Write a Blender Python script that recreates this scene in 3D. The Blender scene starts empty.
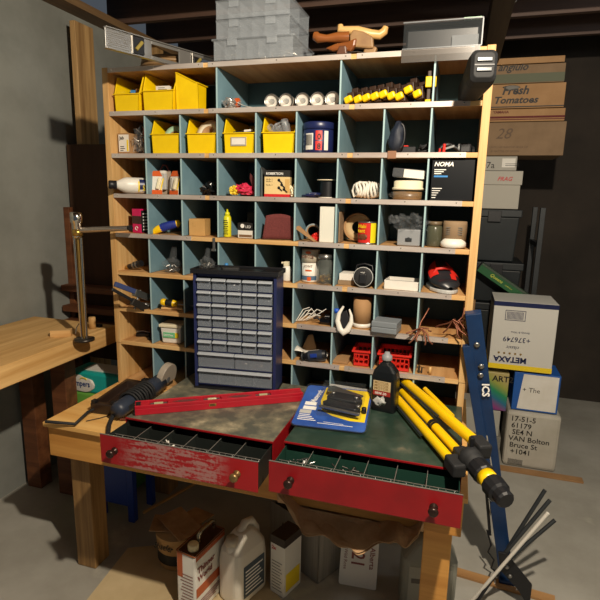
import bpy, bmesh, math, random
from mathutils import Matrix, Vector, Euler, noise
R = math.radians
C = bpy.context.scene.collection
random.seed(7)
# ------------------------------------------------------------------ camera
CAM = Vector((1.4687, -1.9722, 1.5909)); EUL = Euler((R(78.544), R(-1.2157), R(17.1727)), 'XYZ'); FPX = 512.94
cd = bpy.data.cameras.new('camera'); co = bpy.data.objects.new('camera', cd); C.objects.link(co)
co.location = CAM; co.rotation_euler = EUL; cd.sensor_width = 36; cd.lens = FPX*36/600; cd.clip_start = .02
bpy.context.scene.camera = co
CM = EUL.to_matrix()
def at(px, py, ax, v):                       # where the sight line of a pixel meets a plane of the room
    d = CM @ Vector(((px-300)/FPX, -(py-300)/FPX, -1)); i = 'xyz'.index(ax)
    return CAM + d*((v-CAM[i])/d[i])
def ax_(px, py, y): return at(px, py, 'y', y).x
def az_(px, py, y): return at(px, py, 'y', y).z
# ------------------------------------------------------------------ materials
def lin(h):
    h = h.lstrip('#'); o = []
    for i in (0, 2, 4):
        c = int(h[i:i+2], 16)/255; o.append(c/12.92 if c <= .04045 else ((c+.055)/1.055)**2.4)
    return (*o, 1)
MC = {}
def mat(name, c, rough=.5, metal=0, c2=None, scale=20, stretch=(1,1,1), bump=0, alpha=1, trans=0, emit=None, contrast=(.35,.65), spec=.5, coat=0, c3=None):
    if name in MC: return MC[name]
    m = bpy.data.materials.new(name); m.use_nodes = True; n = m.node_tree.nodes; l = m.node_tree.links
    b = n['Principled BSDF']; b.inputs['Base Color'].default_value = lin(c); b.inputs['Roughness'].default_value = rough
    b.inputs['Metallic'].default_value = metal; b.inputs['Specular IOR Level'].default_value = spec
    if coat: b.inputs['Coat Weight'].default_value = coat
    if alpha < 1: b.inputs['Alpha'].default_value = alpha
    if trans: b.inputs['Transmission Weight'].default_value = trans
    if c2 or bump:
        tc = n.new('ShaderNodeTexCoord'); mp = n.new('ShaderNodeMapping'); l.new(tc.outputs['Object'], mp.inputs[0])
        mp.inputs['Scale'].default_value = stretch
        nz = n.new('ShaderNodeTexNoise'); nz.inputs['Scale'].default_value = scale; nz.inputs['Detail'].default_value = 6
        nz.inputs['Roughness'].default_value = .6; l.new(mp.outputs[0], nz.inputs['Vector'])
        if c2:
            rp = n.new('ShaderNodeValToRGB'); rp.color_ramp.elements[0].position = contrast[0]; rp.color_ramp.elements[1].position = contrast[1]
            rp.color_ramp.elements[0].color = lin(c); rp.color_ramp.elements[1].color = lin(c2)
            if c3:
                e = rp.color_ramp.elements.new(min(.98, contrast[1]+.12)); e.color = lin(c3)
            l.new(nz.outputs[0], rp.inputs[0]); l.new(rp.outputs[0], b.inputs['Base Color'])
        if bump:
            bp = n.new('ShaderNodeBump'); bp.inputs['Strength'].default_value = bump; bp.inputs['Distance'].default_value = .004
            l.new(nz.outputs[0], bp.inputs['Height']); l.new(bp.outputs[0], b.inputs['Normal'])
    MC[name] = m; return m
def wood(name, c, c2, along='x', scale=14, rough=.6, bump=.15):
    s = {'x': (.12, 2.2, 2.2), 'y': (2.2, .12, 2.2), 'z': (2.2, 2.2, .12)}[along]
    return mat(name, c, rough, 0, c2, scale, s, bump)
PINE_X = wood('pine_x', '#e2bb80', '#c69558', 'x'); PINE_Y = wood('pine_y', '#e2ba7c', '#c6985a', 'y'); PINE_Z = wood('pine_z', '#dcb67c', '#bf9054', 'z')
PLY = wood('shelf_board', '#cfa26c', '#ac7b48', 'y', 10)
BENCHTOP = wood('bench_ply', '#ebbd74', '#d8a257', 'x', 9); BENCHRIM = wood('bench_rim', '#d99e50', '#bd8038', 'x', 9)
LEGWOOD = wood('leg_wood', '#a98350', '#7b5a32', 'z', 16)
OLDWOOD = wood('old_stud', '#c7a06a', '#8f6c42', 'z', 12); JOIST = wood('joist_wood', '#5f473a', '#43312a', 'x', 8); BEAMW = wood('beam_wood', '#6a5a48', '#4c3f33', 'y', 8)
SILL = wood('sill_wood', '#8c6f4c', '#6b5238', 'y', 8); DARKWOOD = wood('rack_wood', '#7a4a2a', '#563019', 'x', 9)
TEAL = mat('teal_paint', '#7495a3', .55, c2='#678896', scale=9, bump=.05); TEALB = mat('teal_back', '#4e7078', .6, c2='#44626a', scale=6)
TEALEDGE = mat('teal_edge', '#9fbcbf', .5)
ALU = mat('aluminium_trim', '#d9d1ca', .38, .4, c2='#b7a79d', scale=12, stretch=(.2,1,1), bump=.05); COPPER = ALU
SCREW = mat('screw_metal', '#e6e0d6', .25, .9); CHROME = mat('chrome', '#d8d4cc', .12, 1); STEEL = mat('steel', '#9c9c9a', .3, .9, bump=.05)
DKSTEEL = mat('dark_steel', '#4b4743', .35, .8); GALV = mat('galvanised_sheet', '#8b8d8c', .35, .8)
YEL = mat('yellow_plastic', '#f2cd06', .4, c2='#e7c004', scale=12); YTRI = mat('yellow_paint', '#f6c906', .35)
RED = mat('red_paint', '#961118', .42, c2='#820e15', scale=8, bump=.05); REDP = mat('red_plastic', '#d22a20', .4); REDL = mat('red_level', '#b5182a', .38, c2='#a21525', scale=9)
BLACK = mat('black_plastic', '#15161a', .45); BLACKR = mat('black_rubber', '#1b1c1e', .7, bump=.2, scale=60); BLKG = mat('black_gloss', '#0b0c0f', .15)
DGREY = mat('dark_grey_plastic', '#2c3033', .5, c2='#24282b', scale=8, bump=.1); GREY = mat('grey_plastic', '#8a8d90', .5); LGREY = mat('light_grey', '#b9b9b6', .5)
WHITE = mat('white_paper', '#e6e2da', .6, c2='#dad4c8', scale=8); WPLAS = mat('white_plastic', '#e4e0d6', .38); CREAM = mat('cream_plastic', '#e6dcbc', .4)
NAVY = mat('navy_plastic', '#1c2552', .35, c2='#18204a', scale=6); NAVYM = mat('navy_metal', '#222a55', .42)
BLUEST = mat('blue_steel', '#103562', .42, c2='#0c294e', scale=7, bump=.05); BLUE = mat('blue_plastic', '#1f3f96', .4); SKYB = mat('light_blue', '#3a86c8', .4)
CARD = mat('cardboard', '#a98258', .8, c2='#99734b', scale=6, bump=.05); CARDD = mat('old_cardboard', '#8d7357', .85, c2='#7b6349', scale=5, bump=.05); KRAFT = mat('kraft_paper', '#bd9870', .8, c2='#946f4a', scale=9, bump=.8)
GREEN = mat('green_card', '#14572a', .5); LGREEN = mat('pale_green', '#a4c8a8', .5); TEALC = mat('diaper_teal', '#1aa7a0', .45); GRASS = mat('diaper_green', '#6fb04a', .5)
PINK = mat('magenta_card', '#d3135f', .45); ORANGE = mat('orange_card', '#d05a1f', .5); MAROON = mat('sandpaper_red', '#6d3230', .95, c2='#5d2a29', scale=200, bump=.5)
FROST = mat('frosted_plastic', '#b4bbc2', .28, alpha=.25, spec=.8); CLEAR = mat('clear_plastic', '#5a6064', .08, alpha=.10, spec=.9); BAG = mat('bag_film', '#7f8488', .1, alpha=.13, spec=1)
DRAWC = mat('drawer_plastic', '#8d95a0', .3, alpha=.42, spec=.6); DRLIP = mat('drawer_lip', '#b4bac2', .3, alpha=.75)
GLASS = mat('jar_glass', '#8f958f', .05, alpha=.16, spec=.9)
COPW = mat('copper_wire', '#7a4a36', .45, .6); BROWNW = mat('brown_glossy_wood', '#8c5328', .25, c2='#6f3d1b', scale=9, stretch=(.3,1,1), coat=.4); TANW = mat('tan_wood', '#d6ae72', .4, c2='#c1924f', scale=9, stretch=(.3,1,1))
INK = mat('black_ink', '#1a1715', .6); INKG = mat('grey_ink', '#6a665f', .6); INKW = mat('white_ink', '#f0eee8', .5); INKR = mat('red_ink', '#c01c24', .5); INKB = mat('blue_ink', '#21407f', .5)
GOLD = mat('brass', '#b79450', .3, .85); BARLAB = mat('beige_label', '#cbb489', .5); YCARD = mat('yellow_card', '#f0d020', .5); PACKB = mat('pack_blue', '#23458f', .35, c2='#3f6ac0', scale=5)
GTOP = mat('dusty_green_top', '#24382f', .33, c2='#3a4b41', scale=9, c3='#6d6a58', contrast=(.45,.62), bump=.05)
GDUST = mat('dusty_grey_top', '#4f5148', .5, c2='#77725f', scale=13, c3='#a59a80', contrast=(.42,.58), bump=.05)
SCUFF = None
def scuffed():
    m = bpy.data.materials.new('scuffed_red_paint'); m.use_nodes = True; n = m.node_tree.nodes; l = m.node_tree.links; b = n['Principled BSDF']; b.inputs['Roughness'].default_value = .5
    tc = n.new('ShaderNodeTexCoord'); mp = n.new('ShaderNodeMapping'); mp.inputs['Scale'].default_value = (9, 1, 70); l.new(tc.outputs['Object'], mp.inputs[0])
    a = n.new('ShaderNodeTexNoise'); a.inputs['Scale'].default_value = 1.3; a.inputs['Detail'].default_value = 8; l.new(mp.outputs[0], a.inputs['Vector'])
    c = n.new('ShaderNodeTexNoise'); c.inputs['Scale'].default_value = 90; l.new(tc.outputs['Object'], c.inputs['Vector'])
    ad = n.new('ShaderNodeMath'); ad.operation = 'MULTIPLY_ADD'; l.new(c.outputs[0], ad.inputs[0]); ad.inputs[1].default_value = .45; l.new(a.outputs[0], ad.inputs[2])
    sx = n.new('ShaderNodeSeparateXYZ'); l.new(tc.outputs['Object'], sx.inputs[0])
    # the worn band starts a hand's width right of the left knob
    mr = n.new('ShaderNodeMapRange'); mr.inputs[1].default_value = .06; mr.inputs[2].default_value = .14; l.new(sx.outputs[0], mr.inputs[0])
    mr2 = n.new('ShaderNodeMapRange'); mr2.inputs[1].default_value = .47; mr2.inputs[2].default_value = .41; l.new(sx.outputs[0], mr2.inputs[0])
    mu = n.new('ShaderNodeMath'); mu.operation = 'MULTIPLY'; l.new(mr.outputs[0], mu.inputs[0]); l.new(mr2.outputs[0], mu.inputs[1])
    rp = n.new('ShaderNodeValToRGB'); rp.color_ramp.elements[0].position = .66; rp.color_ramp.elements[1].position = .78
    rp.color_ramp.elements[0].color = (0,0,0,1); rp.color_ramp.elements[1].color = (1,1,1,1); l.new(ad.outputs[0], rp.inputs[0])
    m3 = n.new('ShaderNodeMath'); m3.operation = 'MULTIPLY'; l.new(rp.outputs[0], m3.inputs[0]); l.new(mu.outputs[0], m3.inputs[1])
    m4 = n.new('ShaderNodeMath'); m4.operation = 'MULTIPLY'; l.new(m3.outputs[0], m4.inputs[0]); m4.inputs[1].default_value = .55
    mx = n.new('ShaderNodeMixRGB'); mx.inputs[1].default_value = lin('#9c1219'); mx.inputs[2].default_value = lin('#a89690'); l.new(m4.outputs[0], mx.inputs[0]); l.new(mx.outputs[0], b.inputs['Base Color'])
    return m
SCUFF = scuffed()
# ------------------------------------------------------------------ geometry
T = Matrix.Translation
def RX(a): return Matrix.Rotation(R(a), 4, 'X')
def RY(a): return Matrix.Rotation(R(a), 4, 'Y')
def RZ(a): return Matrix.Rotation(R(a), 4, 'Z')
def SC(x, y, z): return Matrix.Diagonal((x, y, z, 1))
def FR(x, y, z, roll=0, rz=0, shear=0):      # plane facing -y, for lettering
    return T((x, y, z)) @ RZ(rz) @ RX(90) @ RZ(roll)
class G:
    def __init__(s): s.v = []; s.f = []; s.m = []; s.sm = []
    def add(s, vs, fs, mi=0, M=None, sm=False):
        o = len(s.v); M = M or Matrix()
        s.v += [tuple(M @ Vector(v)) for v in vs]
        for f in fs: s.f.append([i+o for i in f]); s.m.append(mi); s.sm.append(sm)
        return s
    def box(s, x0, x1, y0, y1, z0, z1, mi=0, M=None):
        return s.add([(x, y, z) for z in (z0, z1) for y in (y0, y1) for x in (x0, x1)], [(0,2,3,1),(4,5,7,6),(0,1,5,4),(2,6,7,3),(0,4,6,2),(1,3,7,5)], mi, M)
    def prism(s, pts, a, b, axis='y', mi=0, M=None):
        f = {'y': lambda p, q: (p[0], q, p[1]), 'x': lambda p, q: (q, p[0], p[1]), 'z': lambda p, q: (p[0], p[1], q)}[axis]
        n = len(pts); vs = [f(p, a) for p in pts]+[f(p, b) for p in pts]
        return s.add(vs, [tuple(range(n)), tuple(range(2*n-1, n-1, -1))]+[(i, (i+1)%n, (i+1)%n+n, i+n) for i in range(n)], mi, M)
    def lathe(s, prof, n=24, M=None, mi=0, sm=True, caps=True):
        vs = []; fs = []
        for r, z in prof:
            for i in range(n): a = 2*math.pi*i/n; vs.append((r*math.cos(a), r*math.sin(a), z))
        for j in range(len(prof)-1):
            for i in range(n): fs.append((j*n+i, j*n+(i+1)%n, (j+1)*n+(i+1)%n, (j+1)*n+i))
        s.add(vs, fs, mi, M, sm)
        if caps:
            o = len(prof)-1; cf = []
            s.add([vs[i] for i in range(n)], [tuple(range(n-1, -1, -1))], mi, M)
            s.add([vs[o*n+i] for i in range(n)], [tuple(range(n))], mi, M)
        return s
    def cyl(s, p0, p1, r0, r1=None, n=16, mi=0, M=None, sm=True):
        p0 = Vector(p0); p1 = Vector(p1); d = p1-p0; q = d.to_track_quat('Z', 'Y').to_matrix().to_4x4()
        return s.lathe([(r0, 0), (r0 if r1 is None else r1, d.length)], n, (M or Matrix()) @ T(p0) @ q, mi, sm)
    def tube(s, pts, r, n=8, closed=False, mi=0, M=None):
        pts = [Vector(p) for p in pts]; N = len(pts); vs = []; up = Vector((0, 0, 1)); pr = None
        for i, p in enumerate(pts):
            a = pts[(i-1) % N] if closed or i else p; b = pts[(i+1) % N] if closed or i < N-1 else p
            t = (b-a).normalized(); u = pr if pr is not None else (up if abs(t.z) < .9 else Vector((1, 0, 0)))
            u = (u-t*u.dot(t)); u = u.normalized() if u.length > 1e-6 else t.orthogonal().normalized(); pr = u; w = t.cross(u)
            rr = r[i] if isinstance(r, (list, tuple)) else r
            for k in range(n): an = 2*math.pi*k/n; vs.append(tuple(p+(u*math.cos(an)+w*math.sin(an))*rr))
        fs = []
        for i in range(N if closed else N-1):
            j = (i+1) % N
            for k in range(n): fs.append((i*n+k, i*n+(k+1)%n, j*n+(k+1)%n, j*n+k))
        s.add(vs, fs, mi, M, True)
        if not closed:
            s.add(vs[:n], [tuple(range(n-1, -1, -1))], mi, M); s.add(vs[-n:], [tuple(range(n))], mi, M)
        return s
    def blob(s, c, r, amp=.15, freq=2.5, seed=0, nu=22, nv=14, mi=0, M=None, flat=False, sm=True):
        vs = []; fs = []
        for j in range(nv+1):
            th = math.pi*j/nv
            for i in range(nu):
                ph = 2*math.pi*i/nu; d = Vector((math.sin(th)*math.cos(ph), math.sin(th)*math.sin(ph), math.cos(th)))
                k = 1+amp*noise.noise(d*freq+Vector((seed*3.1, seed*1.7, seed)))*2
                p = Vector((d.x*r[0]*k, d.y*r[1]*k, d.z*r[2]*k))
                if flat: p.z = max(p.z, -r[2]*.82)
                vs.append(tuple(p+Vector(c)))
        for j in range(nv):
            for i in range(nu): fs.append((j*nu+i, (j+1)*nu+i, (j+1)*nu+(i+1)%nu, j*nu+(i+1)%nu))
        return s.add(vs, fs, mi, M, sm)
    def sheet(s, nx, ny, fn, mi=0, M=None, sm=True):
        vs = [tuple(fn(i/nx, j/ny)) for j in range(ny+1) for i in range(nx+1)]
        return s.add(vs, [(j*(nx+1)+i, j*(nx+1)+i+1, (j+1)*(nx+1)+i+1, (j+1)*(nx+1)+i) for j in range(ny) for i in range(nx)], mi, M, sm)
    def text(s, body, size, M, mi=0, bold=0, sx=1, shear=0):
        cu = bpy.data.curves.new('t', 'FONT'); cu.body = body; cu.size = size; cu.resolution_u = 2; cu.offset = bold*size; cu.shear = shear
        ob = bpy.data.objects.new('t', cu); me = bpy.data.meshes.new_from_object(ob)
        s.add([tuple(v.co) for v in me.vertices], [tuple(p.vertices) for p in me.polygons], mi, M @ SC(sx, 1, 1))
        bpy.data.objects.remove(ob); bpy.data.curves.remove(cu); bpy.data.meshes.remove(me); return s
def rrect(x0, x1, z0, z1, r, n=4):
    o = []
    for cx, cz, a0 in ((x1-r, z0+r, -90), (x1-r, z1-r, 0), (x0+r, z1-r, 90), (x0+r, z0+r, 180)):
        for i in range(n+1): a = R(a0+90*i/n); o.append((cx+r*math.cos(a), cz+r*math.sin(a)))
    return o
def thing(name, label, cat, loc=(0, 0, 0), rz=0, group=None, rot=None):
    o = bpy.data.objects.new(name, None); C.objects.link(o); o.location = loc; o.empty_display_size = .02
    o.rotation_euler = rot if rot else (0, 0, R(rz)); o['label'] = label; o['category'] = cat
    if group: o['group'] = group
    return o
def part(name, g, mats, parent=None, bevel=0, label=None, solid=0, kind=None, sub=0):
    me = bpy.data.meshes.new(name); me.from_pydata(g.v, [], g.f)
    for m in (mats if isinstance(mats, (list, tuple)) else [mats]): me.materials.append(m)
    for p, mi, sm in zip(me.polygons, g.m, g.sm): p.material_index = mi; p.use_smooth = sm
    if not solid:
        bm = bmesh.new(); bm.from_mesh(me); bmesh.ops.recalc_face_normals(bm, faces=bm.faces); bm.to_mesh(me); bm.free()
    o = bpy.data.objects.new(name, me); C.objects.link(o)
    if parent: o.parent = parent
    if solid: md = o.modifiers.new('s', 'SOLIDIFY'); md.thickness = solid
    if bevel: md = o.modifiers.new('b', 'BEVEL'); md.width = bevel; md.segments = 2; md.limit_method = 'ANGLE'
    if sub: md = o.modifiers.new('u', 'SUBSURF'); md.levels = sub; md.render_levels = sub
    if label: o['label'] = label
    if kind: o['kind'] = kind
    return o
def single(name, g, mats, label, cat, loc=(0, 0, 0), rz=0, group=None, bevel=0, rot=None, kind=None, solid=0, sub=0):
    o = part(name, g, mats, None, bevel, label, solid, kind, sub); o.location = loc; o.rotation_euler = rot if rot else (0, 0, R(rz)); o['category'] = cat
    if group: o['group'] = group
    return o
def copy(o, parent=None, **kw):
    c = o.copy(); C.objects.link(c); c.parent = parent
    for k, v in kw.items(): c[k] = v
    for ch in [x for x in o.children]: copy(ch, c)
    return c
def struct(name, g, m, bevel=0):
    o = part(name, g, m, None, bevel); o['kind'] = 'structure'; return o
# ------------------------------------------------------------------ room shell
FLOORM = mat('concrete_floor', '#b0ada4', .8, c2='#98958b', scale=1.6, c3='#c2bcac', bump=.12, contrast=(.35, .6))
CONC = mat('concrete_wall', '#8e908a', .9, c2='#7a7c76', scale=2.5, bump=.25); DARKC = mat('dark_back_wall', '#3d352e', .95, c2='#2c2722', scale=2)
struct('floor', G().box(-.9, 3.2, -2.6, 2.6, -.06, 0), FLOORM)
struct('wall_left', G().box(-.9, -.72, -2.6, 2.6, 0, 2.57), CONC)
struct('wall_back', G().box(-.72, 3.2, 2.5, 2.6, 0, 2.85), DARKC)
struct('wall_right', G().box(3.1, 3.2, -2.6, 2.5, 0, 2.85), CONC)
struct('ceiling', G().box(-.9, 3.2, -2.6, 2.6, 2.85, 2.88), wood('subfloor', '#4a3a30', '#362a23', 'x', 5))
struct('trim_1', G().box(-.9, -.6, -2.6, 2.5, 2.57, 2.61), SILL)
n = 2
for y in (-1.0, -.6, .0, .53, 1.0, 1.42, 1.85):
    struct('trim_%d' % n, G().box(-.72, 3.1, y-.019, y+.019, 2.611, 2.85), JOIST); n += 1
struct('trim_%d' % n, G().box(1.53, 1.62, .1, 1.56, 2.42, 2.605), BEAMW); n += 1
struct('trim_%d' % n, G().box(-.645, -.61, .55, .70, 0, 2.50), OLDWOOD, .003); n += 1
struct('trim_%d' % n, G().box(-.70, -.61, 1.35, 1.44, 0, 2.57), OLDWOOD, .003); n += 1
hk = [(0, 0, 0), (0, 0, -.02), (.012, 0, -.035), (.014, 0, -.05), (0, 0, -.06), (-.01, 0, -.052)]
hp = at(513, 5, 'y', 1.0)
single('ceiling_hook', G().tube(hk, .0025, 6), CHROME, 'small chrome hook screwed under a ceiling joist at the upper right', 'hook', (hp.x, 1.0, 2.611))
# ------------------------------------------------------------------ pigeonhole shelf
W = .168; DP = .32; BT = .7
BZ = [2.092+d for d in (0, -.1733, -.3463, -.5157, -.6883, -.8596, -1.0290, -1.1873)]
FZ = [z+.0094 for z in BZ[1:]]+[BT+.018]
sh = thing('pigeonhole_shelf', 'large open pigeonhole shelf with teal dividers standing behind the workbench', 'shelf')
XR = 9*W
for x0, x1 in ((-.028, 0), (XR, XR+.028)):
    part('side_panel', G().box(x0, x1, -.008, DP, BZ[7]-.002, BZ[0]+.012), PINE_Z, sh, .0015)
    part('side_panel', G().box(x0+.002, x1-.002, -.006, DP, BT+.001, BZ[7]-.004), PINE_Z, sh, .0015)
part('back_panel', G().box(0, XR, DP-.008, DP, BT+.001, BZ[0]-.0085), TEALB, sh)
for i, z in enumerate(BZ+[BT+.0090]):
    part('shelf_board', G().box(0.0005, XR-.0005, 0, DP-.009, z-.008, z+.008), [PLY], sh, .001)
    part('board_lip', G().box(0.0005, XR-.0005, -.007, -.0005, z-.0095 if i < 8 else z-.008, z+.0082), PINE_X, sh, .001)
for i, z in enumerate(BZ):
    segs = [(.002, .449), (.470, 1.045), (1.066, XR-.04)] if i < 5 else ([(.86, 1.045), (1.066, XR-.05)])
    if i == 4: segs = [(.002, .38), (.86, 1.045), (1.066, XR-.05)]
    for a, b in segs:
        g = G().box(a, b, -.0095, -.0075, z-.0092, z+.0083).box(a, b, -.0095, .006, z+.0083, z+.0090)
        for sx in [a+.02, b-.02]+([(a+b)/2] if b-a > .25 else []):
            g.lathe([(.0032, 0), (.0022, .0012)], 10, T((sx, -.0095, z+.002)) @ RX(90), 1)
        part('metal_edging', g, [ALU, SCREW], sh)
div = {0: [3, 6, 8]}
for r in range(8):
    zt = BZ[r]-.0085; zb = FZ[r]-.001
    for k in div.get(r, range(1, 9)):
        part('divider', G().box(k*W-.003, k*W+.003, -.001, DP-.009, zb+.0015, zt-.0005, 0).box(k*W-.003, k*W+.003, -.003, -.0011, zb+.0015, zt-.0005, 1), [TEAL, TEALEDGE], sh)
p = at(213, 240, 'y', -.02)
part('hanging_clip', G().box(-.006, .006, -.013, -.0105, -.045, .006, M=T((p.x, 0, BZ[4]+.002))).box(-.009, .009, -.02, -.0105, -.05, -.04, M=T((p.x, 0, BZ[4]+.002))), STEEL, sh, .001)
def cx(k, f=.5): return (k+f)*W
# ------------------------------------------------------------------ yellow bins
def make_bin(w, d, h, hf, label, loc, rz=0, holder=False, sl=.13):
    t = thing('storage_bin', label, 'storage bin', loc, rz, 'yellow plastic storage bins on the shelf')
    g = G(); a = w/2; tk = .0025; wb = a-.008
    prof = [(0, .0), (d, 0), (d, h), (d*sl, h), (.004, hf), (0, hf)]
    for s in (-1, 1):
        vs = []
        for (y, z) in prof:
            xx = wb+(a-wb)*(z/h); vs.append((s*xx, y, z)); 
        for (y, z) in prof:
            xx = wb+(a-wb)*(z/h)-tk; vs.append((s*xx, y, z))
        m = len(prof); g.add(vs, [tuple(range(m)), tuple(range(2*m-1, m-1, -1))]+[(i, (i+1)%m, (i+1)%m+m, i+m) for i in range(m)])
    xf = wb+(a-wb)*(hf/h)
    g.add([(-wb, 0, 0), (wb, 0, 0), (xf, 0, hf), (-xf, 0, hf), (-wb, tk, 0), (wb, tk, 0), (xf, tk, hf), (-xf, tk, hf)], [(0,1,2,3),(7,6,5,4),(0,4,5,1),(3,2,6,7),(0,3,7,4),(1,5,6,2)])
    g.box(-wb, wb, .001, d-.001, 0, tk); g.box(-a+.001, a-.001, d-tk, d, 0, h)
    part('bin_body', g, YEL, t, .0008)
    part('rim_lip', G().box(-xf-.004, xf+.004, -.006, .001, hf-.004, hf), YEL, t, .001)
    for s in (-1, 1):
        part('side_lip', G().box(s*a-.0035, s*a+.0035, d*sl, d, h-.004, h), YEL, t, .001)
        e = G(); e.cyl((s*(xf+.001), .006, hf), (s*(a), d*sl, h-.002), .0028, n=6); part('side_lip', e, YEL, t)
    if holder:
        part('label_card', G().box(-.034, .034, -.004, -.0005, hf*.35, hf*.78), [mat('holder_grey', '#a7a195', .5)], t, .001, label='paper label in a holder')
        part('card_face', G().box(-.029, .029, -.005, -.0041, hf*.42, hf*.72), WHITE, t)
    return t
yb = .006
def bpos(px0, px1, y=yb): return (ax_(px0, 110, y)+ax_(px1, 110, y))/2
zA = FZ[0]; zB = FZ[1]
make_bin(.128, .26, .145, .072, 'yellow storage bin at the far left of the top row holding small boxes', (ax_(126.5, 100, yb), yb, zA))
make_bin(.152, .27, .153, .080, 'wider yellow storage bin second from left in the top row, white carton inside', (ax_(158, 100, yb), yb, zA))
b3 = make_bin(.08, .10, .148, .105, 'yellow storage bin in the top row turned sideways, its side facing out', (ax_(198, 100, .02), .058, zA), 90, sl=.93)
for k, lb, hl in ((1, 'yellow bin in the second row holding a pale green roll of tape', 0), (2, 'yellow bin in the second row holding a wide beige roll of masking tape', 0), (3, 'yellow bin in the second row with a paper label in a holder on its front', 1), (4, 'yellow bin in the second row filled with clear plastic fittings', 0)):
    make_bin(.138, .27, .142, .080, lb, (cx(k, .54), yb, zB), 0, hl)
# things in the bins
def boxthing(name, label, cat, x0, x1, y0, y1, z0, z1, m, rz=0, bevel=.001, group=None, ret=False):
    c = ((x0+x1)/2, y0, z0); t = thing(name, label, cat, c, rz, group); w = (x1-x0)/2
    part('carton', G().box(-w, w, 0, y1-y0, 0, z1-z0), m, t, bevel); return t
c1 = at(136, 88, 'y', .10)
boxthing('small_carton', 'small light blue and brown box standing in the far left yellow bin', 'box', c1.x-.03, c1.x-.006, .10, .14, zA+.004, zA+.105, SKYB)
boxthing('small_carton', 'small brown box beside the light blue one in the far left yellow bin', 'box', c1.x-.002, c1.x+.022, .10, .14, zA+.004, zA+.11, CARD)
c1 = at(165, 86, 'y', .08)
t = boxthing('small_carton', 'white carton poking out of the wider yellow bin in the top row', 'box', c1.x-.032, c1.x+.032, .06, .10, zA+.004, zA+.108, WHITE, 3)
part('lettering', G().box(-.02, .02, -.001, -.0004, .088, .091).box(-.02, .01, -.001, -.0004, .095, .0975), INKG, t)
def tape_roll(name, label, c, ro, ri, h, m, rot, mi=None):
    g = G().lathe([(ri, -h/2), (ro, -h/2), (ro, h/2), (ri, h/2), (ri, -h/2)], 32, caps=False)
    t = thing(name, label, 'tape', c, rot=rot)
    part('tape', g, m, t); part('core', G().lathe([(ri-.003, -h/2), (ri-.0003, -h/2), (ri-.0003, h/2), (ri-.003, h/2), (ri-.003, -h/2)], 24, caps=False), CARD, t); return t
tape_roll('tape_roll', 'pale green roll of tape leaning in a yellow bin', (cx(1, .60),   .08, zB+.068), .05, .028, .03, LGREEN, (R(78), 0, R(8)))
tape_roll('tape_roll', 'wide beige roll of masking tape sitting in a yellow bin', (cx(2, .60),   .07, zB+.080), .056, .028, .045, mat('masking_beige', '#d8cdb4', .7), (R(62), R(-6), R(-5)))
t = thing('parts_tray', 'small black plastic tray with a white tag in the labelled yellow bin', 'tray', (cx(3, .56), .05, zB+.06), rot=(R(-8), R(-4), 0))
part('tray_body', G().box(-.05, .05, 0, .14, 0, .035), mat('smoke_plastic', '#3b3a36', .25, alpha=.8), t, .004)
part('paper_tag', G().box(0.002, .04, -.002, .03, .028, .036), WHITE, t)
for i, (dx, dz, rr) in enumerate(((-.025, .085, .017), (.0, .078, .014), (.026, .085, .018))):
    single('pipe_fitting', G().lathe([(rr, 0), (rr, .03), (rr*.8, .032), (rr*.8, .05), (rr*.6, .05), (rr*.6, 0)], 16, M=RX(75-20*i)), FROST, 'clear plastic fitting, %s in the yellow bin of fittings' % ('leftmost', 'middle one', 'rightmost')[i], 'fitting', (cx(4, .5)+dx, .05, zB+dz), group='clear plastic fittings in a yellow bin')
single('plastic_strap', G().tube([(0, 0, 0), (.02, 0, .018), (.045, 0, .026), (.05, 0, .018), (.03, 0, .006)], .004, 6), FROST, 'curved clear plastic strap poking up from the bin of fittings', 'strap', (cx(4, .3), .035, zB+.095))
# ------------------------------------------------------------------ row A: silver wrap, tubes, clamps, case
t = thing('wrapped_bulb', 'crinkled foil wrapped bundle with an orange band in the long top compartment', 'bundle', (ax_(232, 100, .04), .04, zA), 0)
part('foil_wrap', G().blob((0, 0, .022), (.036, .03, .022), .35, 3, 4, flat=True, sm=False), mat('foil', '#c7c6c4', .25, .8), t); part('orange_band', G().lathe([(.02, 0), (.021, .012)], 14, T((.018, 0, .024)) @ RY(90)), ORANGE, t)
part('tail', G().cyl((-.03, 0, .025), (-.055, -.01, .04), .01, .002, 8), FROST, t)
single('paper_sheet', G().sheet(6, 4, lambda u, v: (u*.09, v*.07, .004+.025*(1-u)**2)), WHITE, 'thin folded leaflet lying beside the foil bundle', 'paper', (ax_(236, 100, .03), .02, zA), solid=.0012)
def sealant():
    t = thing('sealant_tube', '', 'tube', group='clear nozzled sealant tubes lying in the top row')
    part('barrel', G().lathe([(.0, .006), (.027, .006), (.0285, 0), (.0285, .014), (.026, .016), (.026, .20), (0, .20)], 24, RX(-90)), WPLAS, t)
    part('rim', G().lathe([(.0295, -.003), (.0295, .004), (.026, .004), (.026, -.003), (.0295, -.003)], 24, RX(-90), caps=False), STEEL, t)
    part('nozzle', G().lathe([(.011, .006), (.008, -.012), (.0035, -.05), (0, -.05)], 12, RX(-90)), FROST, t)
    return t
tb = sealant(); lab = ['leftmost of the five sealant tubes lying nozzle out in the top row', 'second sealant tube from the left in the top row', 'middle one of the five sealant tubes in the top row', 'fourth sealant tube from the left in the top row', 'rightmost sealant tube, against the divider in the top row']
for i, px in enumerate((271.5, 286, 302.5, 317.5, 332.5)):
    o = tb if i == 0 else copy(tb); o['label'] = lab[i]; o.location = (ax_(px, 101, .06), .06, zA+.0305); o.rotation_euler = (0, R(35*i), 0)
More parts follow.
